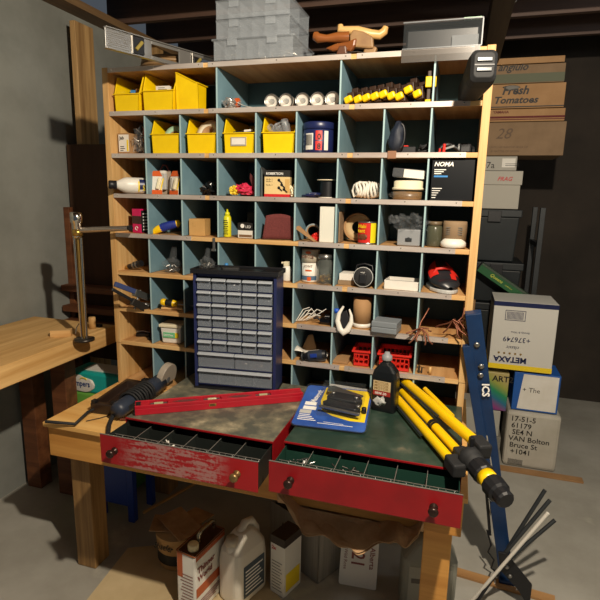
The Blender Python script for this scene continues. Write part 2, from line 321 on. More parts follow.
def clamp():
    t = thing('bar_clamp', '', 'clamp', group='yellow padded clamps lined up in the top row')
    part('jaw_body', G().prism([(0, 0), (.11, 0), (.12, .03), (.1, .065), (.05, .07), (.045, .05), (0, .045)], -.013, .013, 'x'), mat('clamp_brown', '#3a2517', .5, c2='#2b1b11', scale=12), t, .002)
    part('clamp_pad', G().box(-.0155, .0155, -.020, -.0005, .006, .031, M=RY(-14)), YEL, t, .006)
    part('screw_bar', G().cyl((0, .02, .03), (0, .19, .06), .006, n=8), DKSTEEL, t)
    return t
cl = clamp(); nn = ['leftmost', 'second from left', 'third from left', 'fourth from left', 'fifth from left', 'sixth from left', 'seventh from left', 'eighth from left', 'ninth from left']
cpos = [(351, 99.5, 0), (360.5, 99, 0), (369, 97, 0), (377.5, 95.5, 0), (386, 93.5, 1), (394, 95, 0), (402, 95.5, 0), (411, 89, 1), (420, 93, 0)]
for i, (px, py, hi) in enumerate(cpos):
    o = cl if i == 0 else copy(cl); o['label'] = '%s in the row of brown clamps with yellow pads' % nn[i]
    o.location = (ax_(px, py, .03), .035, max(zA+.001, az_(px, py, .03)-.018)); o.rotation_euler = (0, R(-8), R(-12))
    if i > 1: o.location.z = zA+.001+ (.0 if not hi else .014); o.location.z = max(zA+.001, az_(px, py, .03)-.02)
t = thing('bar_clamp', 'brown clamp standing upright with square yellow pads at the right of the clamp row', 'clamp', (ax_(430, 100, .03), .04, zA), 0, 'yellow padded clamps lined up in the top row')
part('jaw_body', G().box(-.015, .015, 0, .1, 0, .115), mat('clamp_brown', '#3a2517'), t, .003); part('clamp_pad', G().box(-.02, .018, -.014, -.001, .055, .092), YEL, t, .003); part('clamp_pad', G().box(-.018, .014, -.014, -.001, 0, .014), YEL, t, .003)
# long black case poking out of top right compartment
P0 = at(468, 96, 'y', .04); P1 = at(484, 69, 'y', -.27); dv = P1-P0
t = thing('tool_case', 'long black hard tool case poking out of the top right compartment', 'case', (P0.x, P0.y, P0.z-.028), rot=(-math.atan2(dv.z, math.hypot(dv.x, dv.y)), 0, math.atan2(dv.x, -dv.y)))
g = G(); pf = rrect(-.032, .032, 0, .078, .014, 4)
ys = [(0.02, 1, 0), (-.05, 1, 0), (-.25, 1.25, 0), (-.305, 1.18, .0), (-.318, .9, .008)]
vs = []; m_ = len(pf)
for (y, s_, dz) in ys:
    for (x, z) in pf: vs.append((x*s_, y, (z-.039)*s_+.039+dz*0))
fs = [tuple(range(m_)), tuple(range(len(vs)-1, len(vs)-m_-1, -1))]
for j in range(len(ys)-1):
    for i in range(m_): fs.append((j*m_+i, j*m_+(i+1)%m_, (j+1)*m_+(i+1)%m_, (j+1)*m_+i))
g.add(vs, fs); part('case_shell', g, BLACKR, t, .002)
part('case_seam', G().box(-.028, .028, -.3205, -.317, .037, .041), BLACK, t)
for z0_ in (.048, .02): part('latch', G().box(-.022, .022, -.323, -.317, z0_, z0_+.012), mat('glossy_latch', '#4a4e52', .2), t, .002)
# ------------------------------------------------------------------ row B
t = thing('screw_bag', 'clear bag of loose silver screws with an orange label in the second row left cell', 'bag', (cx(0, .70), .055, zB+.002))
part('bag_film', G().blob((0, 0, .055), (.036, .03, .058), .3, 3, 9, flat=True, sm=False), BAG, t)
g = G()
for i in range(70):
    p = Vector((random.gauss(0, .017), random.gauss(0, .012), .008+abs(random.gauss(.03, .022)))); d = Vector((random.uniform(-1, 1), random.uniform(-1, 1), random.uniform(-1, 1))).normalized()*.014
    g.cyl(p-d, p+d, .0016, .0012, 5); g.cyl(p-d, p-d*.9, .004, .002, 6)
part('screws', g, SCREW, t, kind='stuff'); part('orange_label', G().box(.025, .044, -.031, -.029, .075, .105), ORANGE, t)
t = boxthing('screw_carton', 'tan carton with a white label and yellow edge in the second row left cell', 'box', cx(0, .06), cx(0, .42), .03, .14, zB, zB+.088, CARD, 0)
part('paper_label', G().box(-.027, .024, -.0012, -.0002, .01, .082), WHITE, t); part('lettering', G().text('Jab', .019, FR(-.022, -.0016, .062), bold=.03).box(-.02, .0, -.0018, -.0014, .03, .033).box(-.02, .004, -.0018, -.0014, .022, .025).box(-.02, -.004, -.0018, -.0014, .014, .017), INK, t)
part('yellow_strip', G().box(.014, .022, -.002, -.0014, .012, .06), YCARD, t)
# navy tub
t = thing('plastic_tub', 'dark blue screw lid tub with red and white label in the second row', 'tub', (ax_(318, 150, .07), .075, zB))
part('tub_body', G().lathe([(.0, 0), (.058, 0), (.061, .005), (.061, .088), (.054, .095), (0, .095)], 32), NAVY, t)
part('lid', G().lathe([(.0, .092), (.060, .092), (.062, .096), (.062, .115), (.059, .119), (0, .119)], 32), NAVY, t)
def curved(r, a0, a1, z0, z1, n=8):
    g = G(); vs = []
    for i in range(n+1):
        a = R(a0+(a1-a0)*i/n); vs += [(r*math.sin(a), -r*math.cos(a), z0), (r*math.sin(a), -r*math.cos(a), z1)]
    return g.add(vs, [(2*i, 2*i+2, 2*i+3, 2*i+1) for i in range(n)], sm=True)
part('white_label', curved(.0616, -38, -5, .014, .075), WHITE, t); part('red_label', curved(.0616, 4, 28, .012, .046), REDP, t); part('red_label', curved(.0616, 4, 28, .05, .084), REDP, t)
g = curved(.0616, 36, 52, .012, .084); part('white_text_panel', g, WHITE, t)
g = G(); 
for z in (.026, .062): g.text('8' if z < .05 else '0', .03, T((0, 0, z-.01)) @ RZ(10) @ T((0, -.0625, 0)) @ RX(90) @ RZ(0), bold=.02)
for i in range(9): g.box(-.0008, .0008, -.0625, -.062, .03, .07, M=RZ(-36+3.2*i))
part('lettering', g, INK, t)
g = G()
for i in range(4): g.text('0N1S', .013, RZ(-62+i*0) @ T((0, -.0622, .014+i*.018)) @ RX(90))
part('lettering', g, INKW, t)
# black cap hanging / bag
t = thing('padded_pouch', 'black and navy padded pouch standing on the shelf edge beside a divider', 'pouch', (ax_(394, 150, .01), .035, zB+.001))
part('pouch_body', G().blob((0, .0, .052), (.029, .03, .062), .12, 2, 5, M=RY(6)), mat('navy_cloth', '#1a2233', .6, c2='#10151f', scale=14, bump=.3), t)
part('zip_edge', G().tube([(.02+.014*math.cos(a), -.012, .06+.042*math.sin(a)) for a in [i*math.pi/10-1.57 for i in range(11)]], .005, 8), BLACK, t)
part('strap_end', G().box(-.02, .012, -.05, -.046, -.024, .004), mat('tan_leather', '#8a6146', .6), t, .003)
def tangle(name, label, cat, loc, n, rx, rz, m, r, seed):
    rd = random.Random(seed); g = G(); pts = []
    for i in range(n):
        a = i*1.05; q = .55+.45*rd.random(); pts.append((rx*q*math.cos(a)+rd.uniform(-.006, .006), rx*.6*q*math.sin(a), r+rz*rd.random()))
    q = []
    for i in range(len(pts)-1):
        for k in range(3): q.append(Vector(pts[i]).lerp(Vector(pts[i+1]), k/3))
    return part('wire', g.tube(q, r, 6), m, thing(name, label, cat, loc))
t = thing('power_tool_charger', 'small black charger with red top beside the navy pouch', 'charger', (ax_(408, 150, .05), .05, zB))
part('housing', G().box(-.028, .028, 0, .07, 0, .026), BLACK, t, .004); part('red_panel', G().box(-.024, .0, .002, .05, .0262, .03), REDP, t, .001)
tangle('cable_tangle', 'tangled black cable with grey plugs on the second row shelf', 'cable', (ax_(424, 150, .05), .05, zB), 26, .022, .03, BLACKR, .004, 3)
t = thing('folding_tool', 'black and red multi tool lying open in the second row right cell', 'tool', (ax_(446, 150, .03), .035, zB+.001)); t.scale = (.62, .8, .9)
part('handle', G().tube([(-.04, 0, .012), (-.015, 0, .03), (.02, .01, .034), (.06, .02, .02), (.075, .02, .01)], .009, 8), BLACK, t); part('red_grip', G().cyl((-.012, -.012, .0), (-.01, -.012, .034), .009, n=10), REDP, t); part('red_grip', G().cyl((-.036, -.01, .0), (-.034, -.01, .016), .007, n=10), REDP, t)
part('blade', G().box(-.005, .05, -.014, -.011, .012, .02, M=RY(-12)), STEEL, t)
t = thing('head_lamp', 'glossy black headlamp with strap in the second row right cell', 'lamp', (ax_(465, 150, .04), .05, zB)); t.scale = (.85, .85, 1)
part('lamp_body', G().box(-.024, .026, 0, .04, 0, .036), BLACK, t, .008); part('strap', G().tube([(-.03, .02, .02), (-.02, .05, .03), (.02, .06, .03), (.034, .03, .02), (.034, 0, .01)], .006, 8), BLACKR, t); part('clip', G().box(-.03, -.022, -.006, .0, .01, .034), STEEL, t, .001)
# ------------------------------------------------------------------ row C
zC = FZ[2]
P0 = at(147, 186, 'y', .05); P0.z = zC+.035; P1 = at(108, 183, 'y', -.06); P1.z = zC+.036; qq = (P1-P0).to_track_quat('Z', 'Y').to_euler()
t = thing('glue_bottle', 'white plastic bottle with black cap lying on its side in the third row', 'bottle', P0, rot=qq)
part('bottle_body', G().lathe([(0, 0), (.03, 0), (.034, .004), (.034, .085), (.031, .1), (.018, .125), (.016, .132), (0, .132)], 28, T((0, 0, -.002))), WPLAS, t)
part('cap', G().lathe([(0, .128), (.018, .128), (.0185, .156), (.016, .16), (0, .16)], 20), BLACK, t)
lb = curved(.0345, 60, 140, .008, .036); part('blue_label', lb, [NAVY], t); part('yellow_label', curved(.0348, 40, 120, .036, .042), YCARD, t); part('lettering', G().text('WD', .015, RZ(75) @ T((0, -.0352, .012)) @ RX(90) @ T((-.014, 0, 0)), bold=.02), YCARD, t)
def blister(label, loc, rz, tilt):
    t = thing('blister_pack', label, 'blister pack', loc, group='red and white blister packs in the third row', rot=(R(tilt), 0, R(rz)))
    part('card', G().prism([(-.026, 0), (.026, 0), (.026, .075), (.014, .1), (-.014, .1), (-.026, .075)], 0, .002, 'y'), WPLAS, t)
    part('red_band', G().box(-.026, .026, -.0012, -.0002, .0, .018), ORANGE, t); part('red_roof', G().prism([(-.026, .077), (.026, .077), (.014, .1), (-.014, .1)], -.0012, -.0002, 'y'), ORANGE, t)
    part('blister', G().box(-.007, .009, -.013, -.0015, .022, .072, M=RY(14)), CREAM, t, .004); part('yellow_bar', G().box(.012, .017, -.003, -.0015, .022, .074, M=RY(14)), YCARD, t)
    part('lettering', G().box(-.022, -.019, -.0008, -.0003, .025, .07), INK, t)
    return t
blister('left red and white blister pack leaning in the third row', (ax_(157, 192, .04), .035, zC), 14, -6); blister('right red and white blister pack leaning in the third row', (ax_(175, 192, .04), .03, zC), -16, -6)
t = thing('hook_pack', 'grey and tan hook pack with red hanger behind the two blister packs', 'blister pack', (ax_(164, 192, .07), .08, zC))
part('card', G().box(-.03, .03, 0, .003, 0, .1), mat('taupe', '#a39483', .6), t); part('hanger', G().tube([(-.024, 0, .1), (-.008, 0, .126), (.008, 0, .126), (.024, 0, .1)], .0035, 6), MAROON, t)
part('clear_insert', G().box(-.012, .014, -.02, -.001, .02, .09), LGREY, t, .003); part('white_top', G().box(-.01, .012, -.022, -.002, .088, .102), WPLAS, t, .002)
single('black_plastic_bag', G().blob((0, 0, .022), (.042, .04, .026), .45, 3, 12, flat=True, sm=False), mat('black_film', '#101214', .25, bump=.2), 'crumpled black plastic bag in the third row cell', 'bag', (cx(2, .62), .07, zC))
t = thing('snack_bag', 'crinkled red and yellow plastic bag lying in the third row', 'bag', (cx(3, .52), .05, zC))
part('bag_front', G().blob((.012, 0, .026), (.045, .025, .022), .35, 3.4, 15, flat=True, sm=False, M=RY(8)), mat('red_film', '#b5173a', .22, c2='#d84060', scale=26), t); part('yellow_end', G().blob((-.032, -.004, .02), (.02, .02, .02), .35, 3, 3, flat=True, sm=False), mat('yellow_film', '#e3c637', .25), t); part('clear_end', G().blob((-.05, 0, .02), (.014, .014, .014), .4, 3, 8, flat=True, sm=False), BAG, t)
single('red_card', G().prism([(0, 0), (.02, -.06), (.03, -.055), (.032, -.005), (.004, .02)], 0, .002, 'y'), MAROON, 'dark red torn card leaning against the divider above the red bag', 'card', (cx(3, .74), .04, zC+.072), 0, rot=(R(6), 0, R(-20)))
t = thing('screw_box', 'black and cream screw box with a red base strip in the third row', 'box', (ax_(277, 196, .02), .018, zC), 3)
part('carton', G().box(-.053, .053, 0, .09, 0, .104), mat('box_cream', '#dbbf86', .6), t, .001)
part('black_top', G().box(-.0533, .0533, -.0008, .0902, .079, .1044), INK, t); part('red_base', G().box(-.0533, .0533, -.0008, .0902, 0, .011), INKR, t)
part('lettering', G().text('ROBERTSON', .0125, FR(-.046, -.0013, .087), bold=.02), INKW, t)
g = G()
for (x, z, a) in ((-.046, .066, 0), (-.046, .058, 0), (-.046, .044, 0)): g.text('No.8 x 1', .008, FR(x, -.001, z))
for (x, z) in ((.004, .06), (.016, .042), (.004, .03), (.026, .024)): g.box(-.010, .010, -.0012, -.0004, -.003, .003, M=T((x+.01, 0, z)) @ RY(40)).lathe([(.006, 0), (.006, .0008)], 10, T((x+.004, -.0004, z+.006)) @ RX(90))
part('lettering', g, INK, t)
part('printed_panel', G().box(.034, .052, -.0012, -.0004, .016, .07), mat('box_tan', '#c9a260', .6), t)
single('metal_flashing', G().prism([(0, 0), (.075, 0), (.075, .108), (0, .118)], 0, .0015, 'x').prism([(0, 0), (.009, 0), (.009, .1), (0, .118)], 0, .0015, 'y'), GALV, 'bent grey metal plate standing against the divider beside the cream screw box', 'plate', (cx(4, .05), .03, zC), -8)
single('mesh_pouch', G().blob((0, 0, .02), (.015, .018, .024), .3, 3, 6, flat=True, sm=False), CREAM, 'small cream crumpled packet right of the cream screw box', 'packet', (ax_(293.5, 193, .03), .035, zC+.002))
tangle('blue_cable', 'dark blue cable coil in the third row beside the wire spool', 'cable', (ax_(312, 195, .07), .075, zC), 22, .04, .014, NAVY, .004, 5)
t = thing('wire_spool', 'spool of black wire in the third row', 'spool', (ax_(327, 195, .08), .09, zC))
part('flange', G().lathe([(0, 0), (.037, 0), (.037, .003), (0, .003)], 28), WPLAS, t); part('flange', G().lathe([(0, .069), (.041, .069), (.041, .072), (0, .072)], 28, T((-.004, 0, 0))), CREAM, t)
pr = [(0, .003)]
for i in range(15): pr += [(.028, .004+i*.0043), (.031, .006+i*.0043)]
part('wire_winding', G().lathe(pr+[(0, .0685)], 24), BLACK, t)
t = thing('rope_coil', 'coil of thick white rope in the third row', 'rope')
t.location = (ax_(367, 192, .04), .05, zC)
for i in range(9):
    a0 = -.04+.0105*i; pts = []
    for k in range(20):
        th = 2*math.pi*k/20; pts.append((a0*1.05+.004*math.sin(th*2+i), .022*math.cos(th)+.004*math.sin(i*2), .034+(.029-.0015*abs(i-4))*math.sin(th)))
    part('loop', G().tube(pts, .0052, 8, True, M=T((0, 0, 0)) @ RZ(18)), mat('white_rope', '#ddd9ce', .7, bump=.5, scale=90), t)
part('loop', G().tube([(-.05, -.004, .006), (-.058, -.004, .03), (-.05, -.006, .052), (-.03, -.01, .062), (0, -.014, .06)], .005, 8), MC['white_rope'], t)
pc = ax_(407, 190, .04)
t = thing('packaged_cable', 'flat clear pack with a white label on top of the stack in the third row', 'package', (pc, .05, zC+.079), rot=(0, R(5), 0))
part('pack_shell', G().box(-.062, .062, 0, .07, 0, .036), mat('pack_dark', '#55575a', .2, alpha=.8), t, .006); part('white_label', G().box(-.018, .06, -.0015, -.0003, .003, .033), WPLAS, t)
t = thing('masking_tape_stack', 'cream plastic roll case in the middle of the stack in the third row', 'tape', (pc+.002, .062, zC+.036))
part('tape', G().lathe([(0, 0), (.055, 0), (.058, .004), (.058, .008), (.052, .010), (.052, .032), (.046, .035), (0, .035)], 28, SC(1.05, .8, 1)), CREAM, t)
t = thing('tape_pack', 'brown roll in clear wrap at the bottom of the stack in the third row', 'tape', (pc, .062, zC))
part('tape', G().lathe([(0, 0), (.05, 0), (.052, .004), (.052, .03), (0, .033)], 28, SC(1.05, .8, 1)), mat('brown_tape', '#7c6142', .3), t); part('clear_wrap', G().blob((-.01, -.01, .018), (.058, .045, .015), .2, 3, 2, sm=False), BAG, t)
# NOMA box
t = thing('light_box', 'large glossy black carton with white lettering in the third row right cell', 'box', (ax_(451, 200, .005), .006, zC), 0)
hw = .079
part('carton', G().box(-hw+.004, hw-.006, 0, .15, 0, .146), mat('black_card', '#0d0f12', .3), t, .0015)
g = G().text('NOMA', .021, FR(-.068, -.0008, .122), bold=.03, sx=1.05, shear=.25)
for i in range(3): g.box(-.066, -.025-.008*i, -.0008, -.0003, .108-i*.007, .111-i*.007)
for i in range(4): g.box(-.07, -.035-.006*i, -.0008, -.0003, .042-i*.008, .0445-i*.008)
g.box(-.07, -.056, -.0008, -.0003, .009, .0115); part('lettering', g, INKW, t)
part('light_strip', G().box(-.066, -.018, -.0008, -.0003, .083, .089), SKYB, t)
# ------------------------------------------------------------------ row D
zD = FZ[3]
t = thing('magenta_box', 'small magenta and dark brown carton standing in the fourth row left cell', 'box', (ax_(137.5, 230, .04), .035, zD), -14)
part('carton', G().box(-.027, .027, 0, .075, 0, .106), PINK, t, .001); part('dark_band', G().box(-.0273, .0273, -.0006, .0755, .04, .075), mat('brown_band', '#3a2424', .5), t)
part('black_side', G().box(.0273, .0282, .003, .07, .002, .1), INK, t)
g = G().tube([(.008*math.cos(a), -.001, .02+.008*math.sin(a)) for a in [i*.52 for i in range(11)]], .0016, 5); part('round_mark', g, INKW, t)
g = G()
for i in range(6): g.box(.0284, .0288, .012, .05, .012+i*.014, .018+i*.014)
part('lettering', g, INKW, t)
# utility knife
t = thing('utility_knife', 'yellow and blue utility knife lying in the fourth row', 'knife', (ax_(166, 228, .05), .055, zD+.030), rot=(0, R(-13), R(22))); t.scale = (.9, 1.05, 1.05)
part('grip', G().tube([(-.03, 0, .0), (-.015, 0, .002), (.02, 0, .004), (.05, 0, .004)], [.016, .018, .018, .015], 12, M=SC(1, .7, 1)), mat('blue_grip', '#1b2f8c', .5), t)
part('nose', G().tube([(-.078, 0, -.012), (-.065, 0, -.008), (-.045, 0, -.002), (-.026, 0, 0)], [.006, .012, .016, .016], 10, M=SC(1, .7, 1)), YTRI, t)
part('tail', G().tube([(.05, 0, .004), (.062, 0, .004), (.068, 0, -.002)], [.0155, .015, .009], 10, M=SC(1, .7, 1)), YTRI, t)
part('blade', G().box(-.09, -.07, -.001, .001, -.018, -.006), STEEL, t)
g = G()
for i in range(7): g.lathe([(.0185, 0), (.0185, .0015)], 12, SC(1, .72, 1) @ T((-.02+.009*i, 0, .003)) @ RY(90))
part('grip_ribs', g, mat('rib_blue', '#14246e', .6), t)
single('wooden_block', G().box(-.036, .036, 0, .07, 0, .072).box(-.02, -.002, -.0008, 0, .04, .058), mat('maple', '#c99f62', .6, c2='#b98d50', scale=10), 'plain wooden cube block in the fourth row', 'block', (ax_(197, 230, .03), .03, zD), 6, bevel=.002)
t = thing('yellow_bottle', 'slim yellow bottle with a pointed cap in the fourth row', 'bottle', (ax_(227.5, 235, .05), .05, zD))
part('bottle_body', G().lathe([(0, 0), (.0155, 0), (.0165, .003), (.0165, .08), (.012, .09), (0, .09)], 20), mat('acid_yellow', '#d8d21c', .4), t)
part('cap', G().lathe([(0, .09), (.011, .09), (.010, .102), (.004, .106), (.003, .118), (0, .118)], 16), MC['acid_yellow'], t)
g = G()
for i in range(8): g.box(-.011+.002*(i%3), .011-.003*(i%2), -.0172, -.0168, .012+i*.008, .015+i*.008)
part('lettering', g, INK, t)
t = thing('bulb_box', 'black and white printed carton in the fourth row beside the yellow bottle', 'box', (ax_(245.5, 235, .03), .03, zD), -4)
part('carton', G().box(-.036, .034, 0, .07, 0, .062), WPLAS, t, .001); part('black_top', G().box(-.0364, .0344, -.0006, .0704, .032, .0624), INK, t)
part('lettering', G().lathe([(.009, 0), (.009, .0008)], 16, T((-.014, -.0008, .05)) @ RX(90)).text('LED', .015, FR(0, -.001, .042)), INKW, t); part('picture', G().box(-.03, .03, -.0012, -.0004, .004, .014), mat('brown_print', '#7a5c40', .6), t)
boxthing('dark_carton', 'dark carton lying behind the black and white printed carton', 'box', cx(3, .5), cx(3, .9), .11, .18, zD, zD+.105, INK)
g = G().sheet(18, 6, lambda u, v: (-.066+.132*u+.012*v, v*.01+.035*math.sin(math.pi*u*.7)+.03*(1-u)*0, .002+ (.095+.012*math.sin(math.pi*u*1.1))*v - .012*u*v), sm=True)
single('sandpaper_sheet', g, MAROON, 'dark red sandpaper sheet curling out of the fourth row cell', 'sandpaper', (ax_(278, 238, .015)+.0, .008, zD), solid=.0015)
t = thing('cardboard_strip', 'bent cardboard strip leaning in the fourth row beside the grey tape ring', 'cardboard', (ax_(305.5, 235, .02), .012, zD+.0005))
part('strip', G().prism([(-.045, .05), (-.03, .06), (.045, -.0), (.035, 0)], 0, .02, 'y'), CARD, t, .001)
tape_roll('tape_ring', 'grey ring of tape standing in the fourth row', (ax_(313, 228, .10), .105, zD+.034), .033, .026, .024, mat('tape_grey', '#8b9494', .4), (R(90), 0, R(10)))
single('red_glove', G().blob((0, 0, .014), (.018, .015, .017), .4, 3, 5, flat=True, sm=False), REDP, 'small crumpled red cloth beside the tall white carton', 'cloth', (ax_(315.5, 238, .05), .056, zD))
boxthing('white_carton', 'tall plain white carton standing in the fourth row', 'box', ax_(320, 230, .02), ax_(335, 230, .02), .012, .08, zD, zD+.139, mat('plain_white', '#d9d8cc', .7), 0)
boxthing('fibre_board', 'thin brown board standing against the divider in the fourth row', 'board', cx(6, .04), cx(6, .07), .02, .09, zD, zD+.12, CARDD)
t = thing('cardboard_reel', 'round cardboard reel with a hole standing behind the red can', 'reel', (ax_(357, 231, .10), .112, zD+.0585), rot=(R(84), 0, 0))
part('disc', G().lathe([(.024, -.004), (.057, -.004), (.057, .004), (.024, .004), (.024, -.004)], 36, caps=False), mat('pulp_card', '#b99f74', .8), t); part('rim', G().lathe([(.05, .004), (.057, .004), (.057, .012), (.05, .012), (.05, .004)], 36, caps=False), CARD, t)
t = thing('food_can', 'red and yellow labelled can in the fourth row', 'can', (ax_(366.5, 241, .03), .045, zD))
part('can_body', G().lathe([(0, 0), (.038, 0), (.039, .002), (.037, .004), (.037, .082), (.039, .084), (.038, .086), (.036, .083), (0, .083)], 32), STEEL, t)
part('red_label', curved(.0376, -90, 28, .005, .081, 16), mat('label_red', '#c4241c', .4), t); part('yellow_label', curved(.0376, 28, 88, .005, .081, 10), mat('label_yellow', '#e0cf1e', .4), t)
part('food_picture', G().blob((0, 0, 0), (.018, .002, .011), .2, 3, 1, M=RZ(-18) @ T((0, -.0378, .028))), mat('soup_brown', '#6b3b22', .5), t)
g = G()
for i, s in enumerate(('Habi', 'tant')): g.text(s, .02, RZ(-25) @ T((-.018, -.0385, .062-i*.017)) @ RX(90), bold=.02)
part('lettering', g, YCARD, t)
t = thing('grey_timer', 'grey plastic timer wrapped in a clear bag in the fourth row', 'timer', (ax_(408.5, 240, .02), .02, zD), -5)
part('housing', G().box(-.044, .042, 0, .06, 0, .062), GREY, t, .004); part('dial', G().box(-.012, .012, -.004, -.0002, .018, .03).cyl((0, -.001, .026), (0, -.006, .026), .007), DGREY, t)
part('bag_film', G().blob((0, .02, .082), (.05, .035, .034), .5, 3, 21, sm=False).blob((-.06, -.005, .098), (.02, .012, .014), .5, 3, 4, sm=False), BAG, t)
tj = thing('brown_jar', 'small olive glass jar in the fourth row right cell', 'jar', (ax_(434, 240, .06), .07, zD))
part('jar_body', G().lathe([(0, 0), (.028, 0), (.03, .004), (.03, .07), (.024, .08), (0, .08)], 24), mat('olive_glass', '#4c4c3c', .2), tj); part('lid', G().lathe([(0, .08), (.026, .08), (.026, .094), (0, .094)], 20), mat('brown_lid', '#6a5a44', .4), tj)
tc_ = thing('sanding_cup', 'brown cardboard cup lying with its white lid towards the front in the fourth row', 'cup', (ax_(454, 240, .05), .055, zD))
part('cup_body', G().lathe([(0, .008), (.044, .008), (.044, .085), (.042, .098), (0, .098)], 28), mat('cup_brown', '#8c7458', .8), tc_); part('lid', G().lathe([(0, 0), (.036, 0), (.047, .006), (.046, .02), (.034, .034), (0, .036)], 28, T((-.002, -.016, 0)) @ SC(1, 1, 1)), WPLAS, tc_)
g = G()
for i in range(4): g.box(-.02, -.004, -.0455, -.0445, .05+i*.008, .053+i*.008, M=RZ(-15)).box(.004, .02, -.0455, -.0445, .05+i*.008, .053+i*.008, M=RZ(10))
part('lettering', g, INKG, tc_)
# ------------------------------------------------------------------ row E
zE = FZ[4]
t = thing('hose_nozzle', 'black hose nozzle with a brass tip lying in the fifth row left cell', 'nozzle', (ax_(133, 262, .04), .045, zE+.02), rot=(0, R(-16), R(-10)))
part('barrel', G().cyl((-.03, 0, 0), (.05, 0, 0), .012, .015, 16), BLACK, t); part('ring', G().cyl((.0, 0, 0), (.008, 0, 0), .0165, n=16).cyl((.02, 0, 0), (.026, 0, 0), .017, n=16), STEEL, t); part('tip', G().cyl((-.048, 0, -.002), (-.03, 0, 0), .01, .013, 12), GOLD, t)
def hwbag(label, loc, s, seed):
    t = thing('hardware_bag', label, 'bag', loc)
    vs = G(); vs.blob((0, 0, .03*s), (.045*s, .03*s, .032*s), .3, 3, seed, flat=True, sm=False); vs.cyl((0, 0, .05*s), (.012*s, 0, .115*s), .02*s, .012*s, 9, sm=False)
    part('bag_film', vs, BAG, t); g = G(); rd = random.Random(seed)
    for i in range(16):
        p = Vector((rd.gauss(0, .014), rd.gauss(0, .009), .01+rd.random()*.022))*s; d = Vector((rd.uniform(-1, 1), rd.uniform(-1, 1), rd.uniform(-1, 1))).normalized()*.008
        g.cyl(p-d, p+d, .0035, n=6)
    part('hardware', g, STEEL, t, kind='stuff'); return t
hwbag('twisted clear bag of hardware standing in the fifth row second cell', (ax_(172, 268, .04), .045, zE), 1.0, 31)
# cabinet
CB = (.480, -.182); CZ = BT+.1095
cab = thing('parts_cabinet', 'navy small parts cabinet full of clear drawers standing on the left red box', 'cabinet', (CB[0], CB[1], CZ), 7)
cw = .339; cdp = .126; ch = .482
g = G().box(0, cw, .012, cdp, 0, .014, 0).box(0, cw, .012, cdp, ch-.02, ch-.006).box(0, .012, 0, cdp, .0, ch-.005).box(cw-.012, cw, 0, cdp, 0, ch-.005).box(.01, cw-.01, cdp-.003, cdp, .01, ch-.01)
rows = []; z = ch-.024
for i in range(6): rows.append((z-.045, z)); z -= .0505
big = []
for i in range(2): big.append((z-.0635, z)); z -= .0705
for a, b in rows+big: g.box(.012, cw-.012, .004, cdp-.004, a-.0055, a-.0015)
part('cabinet_body', g, NAVYM, cab, .001)
part('top_tray', G().box(-.008, cw+.008, -.010, cdp+.004, ch-.006, ch+.004).box(-.008, cw+.008, -.010, -.006, ch+.004, ch+.012).box(-.008, cw+.008, cdp, cdp+.004, ch+.004, ch+.012).box(-.008, -.004, -.006, cdp, ch+.004, ch+.012).box(cw+.004, cw+.008, -.006, cdp, ch+.004, ch+.012).box(.05, .27, .01, .09, ch+.004, ch+.006), BLACK, cab, .002)
part('base_plate', G().box(-.004, cw+.004, -.006, cdp, .0002, .007), BLACK, cab, .002)
iw = (cw-.028)/5
def drawer(w, h, d, nm):
    g = G().box(0, w, 0, .002, 0, h*.78).box(0, w, .0, d, 0, .0018).box(0, .0015, 0, d, 0, h*.7).box(w-.0015, w, 0, d, 0, h*.7).box(0, w, d-.002, d, 0, h*.7)
    return g
for ri, (a, b) in enumerate(rows):
    for c in range(5):
        h = b-a; x = .014+c*iw+.003; w = iw-.006; d = part('drawer', drawer(w, h, .098, 0), DRAWC, cab); d.location = (x, .002+random.uniform(-.004, .001), a)
        part('drawer_lip', G().prism([(-.013, h*.78), (.003, h*.74), (.003, h*.98), (-.010, h*.92)], 0, w, 'x'), DRLIP, d, .001)
        g = G(); rd = random.Random(ri*7+c)
        for q in range(rd.randint(3, 9)):
            p = Vector((rd.uniform(.008, w-.008), rd.uniform(.012, .085), .004+rd.random()*.01)); dd = Vector((rd.uniform(-1, 1), rd.uniform(-1, 1), .3)).normalized()*.007; g.cyl(p-dd*.5, p+dd*.5, .0022, n=5)
        part('small_hardware', g, STEEL, d, kind='stuff')
for ri, (a, b) in enumerate(big):
    for c in range(2 if ri == 0 else 1):
        h = b-a; w = (cw-.028)/(2 if ri == 0 else 1)-.003; d = part('drawer', drawer(w, h, .098, 0), DRAWC, cab); d.location = (.0155+c*(cw-.028)/2, .002, a)
        part('drawer_lip', G().prism([(-.013, h*.84), (.003, h*.80), (.003, h*.98), (-.010, h*.94)], 0, w, 'x'), DRLIP, d, .001)
        if ri == 1: part('partition', G().box(w*.27, w*.275, .002, .095, .002, h*.7).box(w*.5, w*.505, .002, .095, .002, h*.78).box(w*.75, w*.755, .002, .095, .002, h*.7), DRLIP, d)
        if ri == 0 and c == 1 or ri == 1:
            g = G(); rd = random.Random(ri+40)
            for q in range(60 if ri == 0 else 24):
                p = Vector((rd.gauss(w*.5, w*.2), rd.uniform(.006, .08), .004+rd.random()*.02)); dd = Vector((rd.uniform(-1, 1), rd.uniform(-1, 1), .3)).normalized()*.005; g.cyl(p-dd, p+dd, .0018, n=5)
            part('small_hardware', g, SCREW, d, kind='stuff')
o = hwbag('small clear bag of bolts sitting on top of the navy parts cabinet', (CB[0]+.035, CB[1]+.05, CZ+ch+.005), .72, 12)
single('black_remote', G().prism(rrect(-.022, .022, 0, .07, .01), 0, .012, 'z'), BLACKR, 'flat black gadget lying on top of the navy parts cabinet', 'gadget', (CB[0]+.11, CB[1]+.03, CZ+ch+.0065), -60, bevel=.002)
t = thing('glue_bottle', 'small bottle with a bright blue cap behind the parts cabinet top', 'bottle', (ax_(226.5, 262, .05), .05, zE))
